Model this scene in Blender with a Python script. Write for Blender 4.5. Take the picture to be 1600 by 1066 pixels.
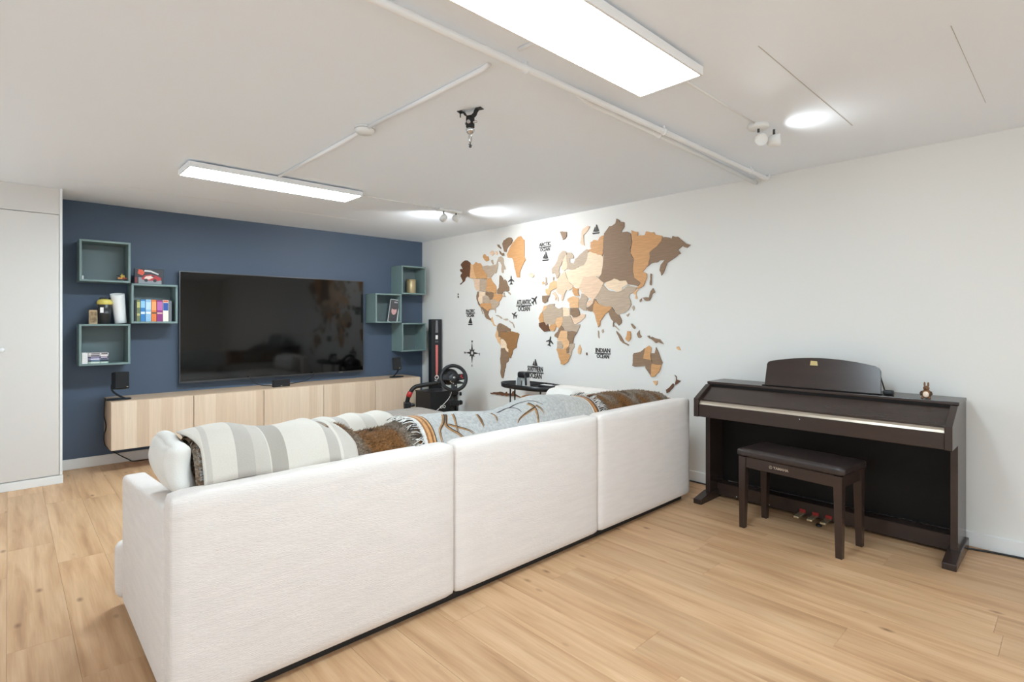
import bpy, bmesh, math, random
from mathutils import Vector, Matrix, noise
for o in list(bpy.data.objects):
    bpy.data.objects.remove(o, do_unlink=True)
S = bpy.context.scene
COL = S.collection
random.seed(7)
PI = math.pi

# ------------------------------------------------------------------ camera, light, exposure
XW, YW, ZC = 3.925, 5.885, 2.285          # map wall, blue wall, ceiling
XL, YB = -1.9, -3.2                       # unseen left and rear walls
cam_d = bpy.data.cameras.new('camera'); cam = bpy.data.objects.new('camera', cam_d); COL.objects.link(cam)
cam.location = (0, 0, 1.25); cam.rotation_euler = (PI / 2, 0, math.radians(-43.185))
cam_d.sensor_width = 36; cam_d.lens = 839.555 / 1600 * 36
cam_d.shift_y = (503.5 - 533) / 1600
cam_d.clip_start = 0.02
S.camera = cam
WORLD = 2.4             # daylight behind the unseen windows added to light the room
W = bpy.data.worlds.new('world'); S.world = W; W.use_nodes = True
W.node_tree.nodes['Background'].inputs[0].default_value = (0.81, 0.965, 1.08, 1)
W.node_tree.nodes['Background'].inputs[1].default_value = WORLD
S.view_settings.view_transform = 'Standard'; S.view_settings.look = 'None'
S.view_settings.gamma = 1; S.view_settings.use_curve_mapping = False
S.view_settings.exposure = 0.34
S.cycles.max_bounces = 16; S.cycles.diffuse_bounces = 10; S.cycles.glossy_bounces = 6
S.cycles.sample_clamp_indirect = 6; S.cycles.use_denoising = True
PANEL_E = 25.0
FAR_E = 46.0           # the far panel is turned up higher
SPOT_W = 42.0

# ------------------------------------------------------------------ helpers
def lin(h):
    h = h.lstrip('#'); c = [int(h[i:i + 2], 16) / 255 for i in (0, 2, 4)]
    return tuple([x / 12.92 if x <= .04045 else ((x + .055) / 1.055) ** 2.4 for x in c] + [1])

def smat(name, col, rough=.5, metal=0, bump=0, bscale=200, var=0, vscale=8, spec=.5, coat=0, emit=0, stretch=None, sheen=0):
    m = bpy.data.materials.new(name); m.use_nodes = True
    nt = m.node_tree; N = nt.nodes; L = nt.links
    b = N['Principled BSDF']
    c = lin(col) if isinstance(col, str) else col
    b.inputs['Base Color'].default_value = c
    b.inputs['Roughness'].default_value = rough; b.inputs['Metallic'].default_value = metal
    b.inputs['Specular IOR Level'].default_value = spec
    b.inputs['Coat Weight'].default_value = coat
    b.inputs['Sheen Weight'].default_value = sheen
    if emit:
        b.inputs['Emission Color'].default_value = c; b.inputs['Emission Strength'].default_value = emit
    if var or bump:
        tc = N.new('ShaderNodeTexCoord'); mp = N.new('ShaderNodeMapping')
        L.new(tc.outputs['Object'], mp.inputs[0])
        if stretch: mp.inputs['Scale'].default_value = stretch
    if var:
        n = N.new('ShaderNodeTexNoise'); n.inputs['Scale'].default_value = vscale; n.inputs['Detail'].default_value = 6
        L.new(mp.outputs[0], n.inputs[0])
        r = N.new('ShaderNodeMapRange'); r.inputs[1].default_value = .3; r.inputs[2].default_value = .7
        r.inputs[3].default_value = 1 - var; r.inputs[4].default_value = 1 + var
        L.new(n.outputs[0], r.inputs[0])
        h = N.new('ShaderNodeHueSaturation'); h.inputs['Color'].default_value = c
        L.new(r.outputs[0], h.inputs['Value']); L.new(h.outputs[0], b.inputs['Base Color'])
    if bump:
        n2 = N.new('ShaderNodeTexNoise'); n2.inputs['Scale'].default_value = bscale; n2.inputs['Detail'].default_value = 4
        L.new(mp.outputs[0], n2.inputs[0])
        bp = N.new('ShaderNodeBump'); bp.inputs['Strength'].default_value = bump; bp.inputs['Distance'].default_value = .004
        L.new(n2.outputs[0], bp.inputs['Height']); L.new(bp.outputs[0], b.inputs['Normal'])
    return m

def ramp_nodes(N, stops, interp='LINEAR'):
    r = N.new('ShaderNodeValToRGB'); e = r.color_ramp; e.interpolation = interp
    while len(e.elements) < len(stops): e.elements.new(.5)
    for i, (p, c) in enumerate(stops):
        e.elements[i].position = p; e.elements[i].color = lin(c) if isinstance(c, str) else c
    return r

class MB:
    """collects faces for ONE mesh"""
    def __init__(s): s.v = []; s.f = []; s.sm = []
    def add(s, vs, fs, smooth=False):
        n = len(s.v); s.v += [tuple(v) for v in vs]
        for f in fs: s.f.append(tuple(i + n for i in f)); s.sm.append(smooth)
        return s
    def box(s, lo, hi, bev=0, seg=2, M=None):
        bm = bmesh.new(); bmesh.ops.create_cube(bm, size=1)
        for v in bm.verts:
            v.co = Vector([lo[i] + (v.co[i] + .5) * (hi[i] - lo[i]) for i in range(3)])
        if bev: bmesh.ops.bevel(bm, geom=bm.edges[:], offset=bev, segments=seg, profile=.5, affect='EDGES')
        if M: bm.transform(M)
        bm.verts.index_update()
        s.add([v.co for v in bm.verts], [[v.index for v in f.verts] for f in bm.faces], False); bm.free(); return s
    def prism(s, pts, d, f3, bev=0, seg=1):
        """pts 2-D outline, d = (lo, hi) along the third axis, f3(a, b, t) -> xyz"""
        bm = bmesh.new()
        vs = [bm.verts.new(f3(a, b, d[0])) for a, b in pts]
        f = bm.faces.new(vs)
        g = bmesh.ops.extrude_face_region(bm, geom=[f])
        ex = [e for e in g['geom'] if isinstance(e, bmesh.types.BMVert)]
        dv = Vector(f3(pts[0][0], pts[0][1], d[1])) - Vector(f3(pts[0][0], pts[0][1], d[0]))
        for v in ex: v.co += dv
        bmesh.ops.recalc_face_normals(bm, faces=bm.faces[:])
        if bev: bmesh.ops.bevel(bm, geom=bm.edges[:], offset=bev, segments=seg, profile=.5, affect='EDGES')
        bm.verts.index_update()
        s.add([v.co for v in bm.verts], [[v.index for v in q.verts] for q in bm.faces]); bm.free(); return s
    def tube(s, pts, r, seg=10, caps=True, smooth=True, closed=False):
        P = [Vector(p) for p in pts]; n = len(P)
        rr = r if isinstance(r, (list, tuple)) else [r] * n
        vs = []; up = None
        for i, p in enumerate(P):
            if closed: t = (P[(i + 1) % n] - P[i - 1]).normalized()
            else: t = (P[min(i + 1, n - 1)] - P[max(i - 1, 0)]).normalized()
            if up is None:
                up = Vector((0, 0, 1)) if abs(t.z) < .9 else Vector((1, 0, 0))
            a = (up - t * up.dot(t)).normalized(); b = t.cross(a); up = a
            for k in range(seg):
                q = 2 * PI * k / seg; vs.append(p + (a * math.cos(q) + b * math.sin(q)) * rr[i])
        fs = []
        for i in range(n if closed else n - 1):
            j = (i + 1) % n
            for k in range(seg):
                fs.append((i * seg + k, i * seg + (k + 1) % seg, j * seg + (k + 1) % seg, j * seg + k))
        s.add(vs, fs, smooth)
        if caps and not closed:
            o = len(s.v) - len(vs)
            s.f.append(tuple(o + k for k in range(seg))[::-1]); s.sm.append(False)
            s.f.append(tuple(o + (n - 1) * seg + k for k in range(seg))); s.sm.append(False)
        return s
    def lathe(s, prof, c=(0, 0, 0), seg=24, M=None, sx=1, sy=1, smooth=True):
        vs = []; n = len(prof)
        for r, z in prof:
            for k in range(seg):
                q = 2 * PI * k / seg; v = Vector((r * sx * math.cos(q), r * sy * math.sin(q), z))
                if M: v = M @ v
                vs.append(v + Vector(c))
        fs = []
        for i in range(n - 1):
            for k in range(seg):
                fs.append((i * seg + k, i * seg + (k + 1) % seg, (i + 1) * seg + (k + 1) % seg, (i + 1) * seg + k))
        s.add(vs, fs, smooth)
        o = len(s.v) - len(vs)
        if prof[0][0] > 1e-6: s.f.append(tuple(o + k for k in range(seg))[::-1]); s.sm.append(False)
        if prof[-1][0] > 1e-6: s.f.append(tuple(o + (n - 1) * seg + k for k in range(seg))); s.sm.append(False)
        return s
    def ball(s, c, r, seg=16, ring=10, M=None):
        r = (r, r, r) if not isinstance(r, (tuple, list)) else r
        vs = []; fs = []
        for i in range(ring + 1):
            a = PI * i / ring
            for k in range(seg):
                q = 2 * PI * k / seg
                v = Vector((r[0] * math.sin(a) * math.cos(q), r[1] * math.sin(a) * math.sin(q), -r[2] * math.cos(a)))
                if M: v = M @ v
                vs.append(v + Vector(c))
        for i in range(ring):
            for k in range(seg):
                fs.append((i * seg + k, i * seg + (k + 1) % seg, (i + 1) * seg + (k + 1) % seg, (i + 1) * seg + k))
        return s.add(vs, fs, True)
    def puff(s, lo, hi, r=.05, bulge=(0, 0, 0), n=10, wob=0, fn=None):
        """soft upholstered box: rounded edges, faces swelling by bulge"""
        bm = bmesh.new(); bmesh.ops.create_cube(bm, size=2)
        bmesh.ops.subdivide_edges(bm, edges=bm.edges[:], cuts=n, use_grid_fill=True)
        c = [(lo[i] + hi[i]) / 2 for i in range(3)]; h = [(hi[i] - lo[i]) / 2 for i in range(3)]
        for v in bm.verts:
            u = v.co.copy(); p = Vector([u[i] * h[i] for i in range(3)])
            # concentrate samples near the edges
            q = Vector([math.copysign(abs(u[i]) ** .75, u[i]) * h[i] for i in range(3)])
            inner = Vector([max(-h[i] + r, min(h[i] - r, q[i])) for i in range(3)])
            d = q - inner
            if d.length > 1e-9: q = inner + d.normalized() * r
            w = [math.copysign(1, u[i]) if abs(u[i]) > .999 else 0 for i in range(3)]
            for i in range(3):
                j, k = (i + 1) % 3, (i + 2) % 3
                if w[i]: q[i] += w[i] * bulge[i] * (1 - u[j] ** 2) * (1 - u[k] ** 2)
            q = q + Vector(c)
            if wob:
                t = noise.noise_vector(q * 5); q += t * wob
            if fn: q = Vector(fn(q))
            v.co = q
        bm.verts.index_update()
        s.add([v.co for v in bm.verts], [[v.index for v in f.verts] for f in bm.faces], True); bm.free(); return s
    def sheet(s, fn, nu, nv, th=.008):
        P = [[Vector(fn(i / nu, j / nv)) for j in range(nv + 1)] for i in range(nu + 1)]
        def nrm(i, j):
            a = P[min(i + 1, nu)][j] - P[max(i - 1, 0)][j]; b = P[i][min(j + 1, nv)] - P[i][max(j - 1, 0)]
            return a.cross(b).normalized()
        top = [P[i][j] for i in range(nu + 1) for j in range(nv + 1)]
        bot = [P[i][j] - nrm(i, j) * th for i in range(nu + 1) for j in range(nv + 1)]
        w = nv + 1; o = len(top); fs = []
        for i in range(nu):
            for j in range(nv):
                a, b, c, d = i * w + j, (i + 1) * w + j, (i + 1) * w + j + 1, i * w + j + 1
                fs.append((a, b, c, d)); fs.append((d + o, c + o, b + o, a + o))
        for i in range(nu):
            a, b = i * w, (i + 1) * w; fs.append((a, a + o, b + o, b))
            a, b = i * w + nv, (i + 1) * w + nv; fs.append((a, b, b + o, a + o))
        for j in range(nv):
            a, b = j, j + 1; fs.append((a, b, b + o, a + o))
            a, b = nu * w + j, nu * w + j + 1; fs.append((a, a + o, b + o, b))
        return s.add(top + bot, fs, True)

def obj(name, mb, mat=None, parent=None, loc=None, label=None, kind=None, autosmooth=None):
    me = bpy.data.meshes.new(name)
    me.from_pydata(mb.v, [], mb.f); me.update()
    me.polygons.foreach_set('use_smooth', mb.sm)
    if mat: me.materials.append(mat)
    o = bpy.data.objects.new(name, me); COL.objects.link(o)
    if loc: o.location = loc
    if parent is not None: o.parent = parent
    if label: o['label'] = label
    if kind: o['kind'] = kind
    return o

def tag(o, label, cat, group=None):
    o['label'] = label; o['category'] = cat
    if group: o['group'] = group
    return o

def thing(name, label, cat, loc=(0, 0, 0), rz=0, group=None):
    o = bpy.data.objects.new(name, None); COL.objects.link(o)
    o.location = loc; o.rotation_euler = (0, 0, rz); o.empty_display_size = .05
    return tag(o, label, cat, group)

def struct(name, mb, mat):
    return obj(name, mb, mat, kind='structure')

def text(name, s, size, mat, M, ext=.002, parent=None, sx=1):
    c = bpy.data.curves.new(name, 'FONT'); c.body = s; c.size = size; c.extrude = ext; c.offset = size * .018
    c.align_x = 'CENTER'; c.align_y = 'CENTER'; c.resolution_u = 2
    t = bpy.data.objects.new(name, c); COL.objects.link(t)
    me = bpy.data.meshes.new_from_object(t)
    bpy.data.objects.remove(t, do_unlink=True)
    me.transform(M @ Matrix.Diagonal((sx, 1, 1, 1)))
    me.materials.clear(); me.materials.append(mat)
    o = bpy.data.objects.new(name, me); COL.objects.link(o)
    if parent is not None: o.parent = parent
    return o

def facing_mx(x, y, z):       # text / flat art standing on a plane that looks towards -x
    return Matrix(((0, 0, -1, x), (-1, 0, 0, y), (0, 1, 0, z), (0, 0, 0, 1)))
def facing_my(x, y, z):       # ... towards -y
    return Matrix(((1, 0, 0, x), (0, 0, -1, y), (0, 1, 0, z), (0, 0, 0, 1)))

def smooth_path(pts, n=8):
    P = [Vector(p) for p in pts]; out = []
    for i in range(len(P) - 1):
        a = P[max(i - 1, 0)]; b = P[i]; c = P[i + 1]; d = P[min(i + 2, len(P) - 1)]
        for k in range(n):
            t = k / n
            out.append(.5 * ((2 * b) + (c - a) * t + (2 * a - 5 * b + 4 * c - d) * t * t + (3 * b - a - 3 * c + d) * t ** 3))
    return out + [P[-1]]

def interp(tab, x):
    if x <= tab[0][0]: return tab[0][1]
    for (a, b), (c, d) in zip(tab, tab[1:]):
        if x <= c:
            t = (x - a) / (c - a); t = t * t * (3 - 2 * t); return b + (d - b) * t
    return tab[-1][1]

# ------------------------------------------------------------------ materials
M_wall = smat('white_wall_paint', '#e1dfda', .6, bump=.06, bscale=60, spec=.3)
M_ceil = smat('white_ceiling_paint', '#eef4fb', .65, bump=.05, bscale=40, spec=.25)
M_blue = smat('navy_wall_paint', '#4c596b', .5, bump=.05, bscale=60, spec=.35)
M_trim = smat('white_gloss_trim', '#e4e4e2', .35)
M_closet = smat('closet_white', '#d3cfca', .45, spec=.4)
M_gap = smat('dark_gap', '#2a2826', .9)
M_sofa = smat('sofa_linen', '#e0d8d2', .9, bump=.55, bscale=330, var=.035, vscale=40, spec=.15, sheen=.1, stretch=(.16, .16, 1))
M_cushion = smat('cushion_linen', '#dedbd5', .9, bump=.3, bscale=300, var=.03, vscale=18, spec=.15)
M_black = smat('black_plastic', '#17171a', .42)
M_blackm = smat('black_matte_metal', '#161616', .5, spec=.4)
M_foot = smat('sofa_foot', '#1d1a18', .6)
M_teal = smat('grey_green_lacquer', '#748886', .45)
M_tealin = smat('grey_green_panel', '#667476', .5)
M_piano = smat('dark_rosewood', '#352823', .24, var=.08, vscale=14, stretch=(1, .12, 1), spec=.45)
M_pianod = smat('black_rosewood', '#120e0c', .5, spec=.22)
M_vinyl = smat('bench_vinyl', '#2f2624', .33, bump=.15, bscale=150)
M_silver = smat('champagne_strip', '#b9ab9a', .3, metal=.55)
M_chrome = smat('chrome', '#c8c8c8', .16, metal=1)
M_brass = smat('pale_brass', '#cbb795', .25, metal=.7)
M_red = smat('red_felt', '#9d2c25', .8)
M_redp = smat('red_anodised', '#b32a2a', .35)
M_white = smat('white_plastic', '#e6e6e4', .4)
M_paper = smat('white_paper', '#e8e6e4', .8)
M_ply = smat('dark_ornament_ply', '#3a3431', .6)
M_screen = smat('tv_glass', '#060505', .06, spec=.55)
M_grey = smat('dark_grey_metal', '#5a5a5c', .35, metal=.8)

def wood_mat(name, col, var=.14, scale=(1, 1.2, 14), sc=9):
    m = smat(name, col, .55, var=var, vscale=sc, stretch=scale, spec=.3, bump=.06, bscale=60)
    return m
WOODS = {'W': ('#6b4a36', 'dark walnut'), 'B': ('#8e735c', 'mid brown'), 'R': ('#9a7048', 'warm brown'),
         'O': ('#cd9a69', 'golden orange'), 'T': ('#dfb285', 'light tan'), 'C': ('#ecd2b4', 'pale cream'),
         'G': ('#b9a48f', 'grey-beige'), 'P': ('#e3c3a6', 'pale pinkish')}
for k in list(WOODS):
    WOODS[k] = WOODS[k] + (wood_mat('map_wood_' + k, WOODS[k][0], .12),)

def oak_front():
    m = bpy.data.materials.new('bleached_oak_front'); m.use_nodes = True
    N = m.node_tree.nodes; L = m.node_tree.links; b = N['Principled BSDF']
    tc = N.new('ShaderNodeTexCoord'); sx = N.new('ShaderNodeSeparateXYZ'); L.new(tc.outputs['Object'], sx.inputs[0])
    fl = N.new('ShaderNodeMath'); fl.operation = 'MULTIPLY'; fl.inputs[1].default_value = 11.3; L.new(sx.outputs[0], fl.inputs[0])
    f2 = N.new('ShaderNodeMath'); f2.operation = 'FLOOR'; L.new(fl.outputs[0], f2.inputs[0])
    oi = N.new('ShaderNodeObjectInfo'); ad = N.new('ShaderNodeMath'); ad.operation = 'ADD'
    mu = N.new('ShaderNodeMath'); mu.operation = 'MULTIPLY'; mu.inputs[1].default_value = 40; L.new(oi.outputs['Random'], mu.inputs[0])
    L.new(f2.outputs[0], ad.inputs[0]); L.new(mu.outputs[0], ad.inputs[1])
    wn = N.new('ShaderNodeTexWhiteNoise'); wn.noise_dimensions = '1D'; L.new(ad.outputs[0], wn.inputs['W'])
    r = ramp_nodes(N, [(0, '#c9b198'), (.5, '#d3bda5'), (1, '#dcc9b3')]); L.new(wn.outputs[0], r.inputs[0])
    mp = N.new('ShaderNodeMapping'); mp.inputs['Scale'].default_value = (60, 60, 2.2); L.new(tc.outputs['Object'], mp.inputs[0])
    n = N.new('ShaderNodeTexNoise'); n.inputs['Scale'].default_value = 1.5; n.inputs['Detail'].default_value = 5; L.new(mp.outputs[0], n.inputs[0])
    mr = N.new('ShaderNodeMapRange'); mr.inputs[1].default_value = .3; mr.inputs[2].default_value = .7; mr.inputs[3].default_value = .93; mr.inputs[4].default_value = 1.05
    L.new(n.outputs[0], mr.inputs[0])
    h = N.new('ShaderNodeHueSaturation'); L.new(r.outputs[0], h.inputs['Color']); L.new(mr.outputs[0], h.inputs['Value'])
    L.new(h.outputs[0], b.inputs['Base Color']); b.inputs['Roughness'].default_value = .5; b.inputs['Specular IOR Level'].default_value = .35
    return m
M_oak = oak_front()
M_oaktop = smat('bleached_oak_top', '#c3a78c', .5, var=.08, vscale=6, stretch=(2, 50, 50))

def floor_mat():
    m = bpy.data.materials.new('oak_laminate'); m.use_nodes = True
    N = m.node_tree.nodes; L = m.node_tree.links; b = N['Principled BSDF']
    tc = N.new('ShaderNodeTexCoord'); oi = N.new('ShaderNodeObjectInfo')
    off = N.new('ShaderNodeVectorMath'); off.operation = 'SCALE'; off.inputs[0].default_value = (13, 29, 7); L.new(oi.outputs['Random'], off.inputs['Scale'])
    ad = N.new('ShaderNodeVectorMath'); L.new(tc.outputs['Object'], ad.inputs[0]); L.new(off.outputs[0], ad.inputs[1])
    mp = N.new('ShaderNodeMapping'); mp.inputs['Scale'].default_value = (15, 1.1, 1); L.new(ad.outputs[0], mp.inputs[0])
    n = N.new('ShaderNodeTexNoise'); n.inputs['Scale'].default_value = 1.3; n.inputs['Detail'].default_value = 7; n.inputs['Distortion'].default_value = .5
    L.new(mp.outputs[0], n.inputs[0])
    r = ramp_nodes(N, [(.22, '#9d7553'), (.40, '#ba926c'), (.55, '#c6a07a'), (.74, '#d1ad88')]); L.new(n.outputs[0], r.inputs[0])
    # knots: rare dark stretched spots
    mk = N.new('ShaderNodeMapping'); mk.inputs['Scale'].default_value = (9, 4.2, 1); L.new(ad.outputs[0], mk.inputs[0])
    vo = N.new('ShaderNodeTexVoronoi'); vo.inputs['Scale'].default_value = 1.0; L.new(mk.outputs[0], vo.inputs[0])
    k1 = N.new('ShaderNodeMapRange'); k1.inputs[1].default_value = .02; k1.inputs[2].default_value = .14; k1.inputs[3].default_value = .85; k1.inputs[4].default_value = 0
    L.new(vo.outputs['Distance'], k1.inputs[0])
    sp = N.new('ShaderNodeSeparateColor'); L.new(vo.outputs['Color'], sp.inputs[0])
    gt = N.new('ShaderNodeMath'); gt.operation = 'GREATER_THAN'; gt.inputs[1].default_value = .42; L.new(sp.outputs[0], gt.inputs[0])
    mm = N.new('ShaderNodeMath'); mm.operation = 'MULTIPLY'; L.new(k1.outputs[0], mm.inputs[0]); L.new(gt.outputs[0], mm.inputs[1])
    mx = N.new('ShaderNodeMix'); mx.data_type = 'RGBA'; L.new(mm.outputs[0], mx.inputs[0]); L.new(r.outputs[0], mx.inputs[6]); mx.inputs[7].default_value = lin('#6f4a2f')
    # fine grain
    mg = N.new('ShaderNodeMapping'); mg.inputs['Scale'].default_value = (160, 5, 1); L.new(ad.outputs[0], mg.inputs[0])
    ng = N.new('ShaderNodeTexNoise'); ng.inputs['Scale'].default_value = 1; ng.inputs['Detail'].default_value = 3; L.new(mg.outputs[0], ng.inputs[0])
    mr = N.new('ShaderNodeMapRange'); mr.inputs[1].default_value = .3; mr.inputs[2].default_value = .7; mr.inputs[3].default_value = .94; mr.inputs[4].default_value = 1.05
    L.new(ng.outputs[0], mr.inputs[0])
    rv = N.new('ShaderNodeMapRange'); rv.inputs[3].default_value = .93; rv.inputs[4].default_value = 1.06; L.new(oi.outputs['Random'], rv.inputs[0])
    vm = N.new('ShaderNodeMath'); vm.operation = 'MULTIPLY'; L.new(mr.outputs[0], vm.inputs[0]); L.new(rv.outputs[0], vm.inputs[1])
    h = N.new('ShaderNodeHueSaturation'); L.new(mx.outputs[2], h.inputs['Color']); L.new(vm.outputs[0], h.inputs['Value'])
    L.new(h.outputs[0], b.inputs['Base Color']); b.inputs['Roughness'].default_value = .42; b.inputs['Specular IOR Level'].default_value = .4
    bp = N.new('ShaderNodeBump'); bp.inputs['Strength'].default_value = .05; bp.inputs['Distance'].default_value = .002
    L.new(ng.outputs[0], bp.inputs['Height']); L.new(bp.outputs[0], b.inputs['Normal'])
    return m
M_floor = floor_mat()

# ------------------------------------------------------------------ room shell
fl = struct('floor', MB().box((XL, YB, -.12), (XW, YW, -.009)), M_gap)
PW, PL = .193, 1.235
def plank_mesh(l):
    me = bpy.data.meshes.new('plank'); g = .0003
    mb = MB().box((g, g, -.008), (PW - g, l - g, 0), .0006, 1)
    me.from_pydata(mb.v, [], mb.f); me.update(); me.materials.append(M_floor); return me
full = plank_mesh(PL); cuts = {}
row = -11; 
while True:
    x0 = .19 + row * PW
    if x0 > XW - .02: break
    off = {0: 4.88 - 7 * PL, 1: 3.6 - 6 * PL}.get(row, YB - random.uniform(.1, 1) * PL)
    y = off
    while y < YW:
        a, bb = max(y, YB), min(y + PL, YW)
        if bb - a > .05 and x0 + PW > XL:
            wfull = x0 + PW <= XW
            if abs(bb - a - PL) < 1e-4 and wfull: me = full
            else:
                me = plank_mesh(bb - a)
                if not wfull:
                    for v in me.vertices: v.co.x = min(v.co.x, XW - x0)
            o = bpy.data.objects.new('plank', me); COL.objects.link(o); o.location = (x0, a, 0); o.parent = fl
        y += PL
    row += 1
struct('ceiling', MB().box((XL, YB, ZC), (XW, YW, ZC + .1)), M_ceil)
struct('wall_right', MB().box((XW, YB, -.12), (XW + .12, YW + .12, ZC + .1)), M_wall)
struct('wall_back', MB().box((XL, YW, -.12), (XW, YW + .12, ZC + .1)), M_blue)
def holed_wall(name, u0, u1, wins, f3, d):
    """wall with window openings; u along the wall, z up"""
    mb = MB(); us = u0
    for a, b, z0, z1 in wins:
        mb.prism([(us, -.12), (a, -.12), (a, ZC + .1), (us, ZC + .1)], d, f3)
        mb.prism([(a, -.12), (b, -.12), (b, z0), (a, z0)], d, f3); mb.prism([(a, z1), (b, z1), (b, ZC + .1), (a, ZC + .1)], d, f3)
        us = b
    mb.prism([(us, -.12), (u1, -.12), (u1, ZC + .1), (us, ZC + .1)], d, f3)
    return struct(name, mb, M_wall)
WL = [(-.6, 1.5, .3, 2.1), (3.3, 5.0, .5, 2.1)]  # unseen windows, left and rear, added to brighten the room
WF = [(-1.75, -.05, .2, 2.2), (.1, 2.3, .2, 2.2)]
holed_wall('wall_left', YB, YW + .12, WL, lambda a, b, q: (q, a, b), (XL - .12, XL))
holed_wall('wall_front', XL - .12, XW + .12, WF, lambda a, b, q: (a, q, b), (YB - .12, YB))
k = 0
for wins, f3, d in ((WL, lambda a, b, q: (q, a, b), XL - .08), (WF, lambda a, b, q: (a, q, b), YB - .08)):
    for a, b, z0, z1 in wins:
        k += 1; mb = MB(); m = (a + b) / 2
        for p, q, r, t in ((a, a + .05, z0, z1), (b - .05, b, z0, z1), (a + .05, b - .05, z0, z0 + .05), (a + .05, b - .05, z1 - .05, z1), (m - .02, m + .02, z0 + .05, z1 - .05)):
            mb.prism([(p, r), (q, r), (q, t), (p, t)], (d - .03, d + .03), f3)
        struct('window_%d' % k, mb, M_trim)
        ld = bpy.data.lights.new('window_portal', 'AREA'); ld.shape = 'RECTANGLE'; ld.size = b - a; ld.size_y = z1 - z0; ld.cycles.is_portal = True
        l = bpy.data.objects.new('window_portal', ld); COL.objects.link(l); l.location = f3(m, (z0 + z1) / 2, d - .045)
        l.rotation_euler = (PI / 2, 0, -PI / 2) if wins is WL else (PI / 2, 0, PI)
struct('baseboard_back', MB().box((.30, YW - .016, 0), (XW - .014, YW, .087), .003, 1), M_trim)
struct('baseboard_right', MB().box((XW - .014, YB, 0), (XW, YW, .084), .003, 1), M_trim)
# shallow ceiling joints (filled board seams)
M_seam = smat('seam_filler', '#b9b4ae', .7)
struct('trim_1', MB().box((2.05, .834, ZC - .0012), (3.24, .8375, ZC + .002)), M_seam)
struct('trim_2', MB().box((2.4, .318, ZC - .0008), (3.36, .320, ZC + .002)), M_seam)
struct('trim_3', MB().box((.3, 5.05, ZC - .0008), (2.6, 5.053, ZC + .002)), smat('seam_filler_white', '#e6e2dd', .7))
# closet block on the left: carcass, flush door, header, edge strip, plinth
YC = 5.432; XC = .310
cl = struct('wall_closet', MB().box((XL, YC + .022, 0), (XC - .004, YW, ZC)), M_closet)
obj('header_panel', MB().box((XL, YC + .001, 2.083), (XC - .018, YC + .021, ZC - .001), .001, 1), M_closet, cl)
obj('edge_strip', MB().box((XC - .0165, YC - .001, .066), (XC, YW - .002, ZC - .001), .001, 1), M_trim, cl)
obj('plinth', MB().box((XL, YC - .004, 0), (XC + .004, YC + .021, .0625), .002, 1), M_trim, cl)
for i in range(3):
    xa, xb = XC - .018 - .72 * (i + 1), XC - .018 - .72 * i
    d = obj('door', MB().box((max(xa, XL) + .0015, YC + .001, .069), (xb - .0015, YC + .021, 2.079), .001, 1), M_closet)
    d.name = 'door_%d' % (i + 1); d['kind'] = 'structure'
    obj('door_knob', MB().lathe([(.006, 0), (.006, .016), (.014, .02), (.016, .027), (.012, .032), (0, .033)], seg=16,
        M=Matrix.Rotation(PI / 2, 3, 'X'), c=(xa + .398 if i == 0 else xa + .05, YC + .001, 1.045)), M_white, d)
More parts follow.
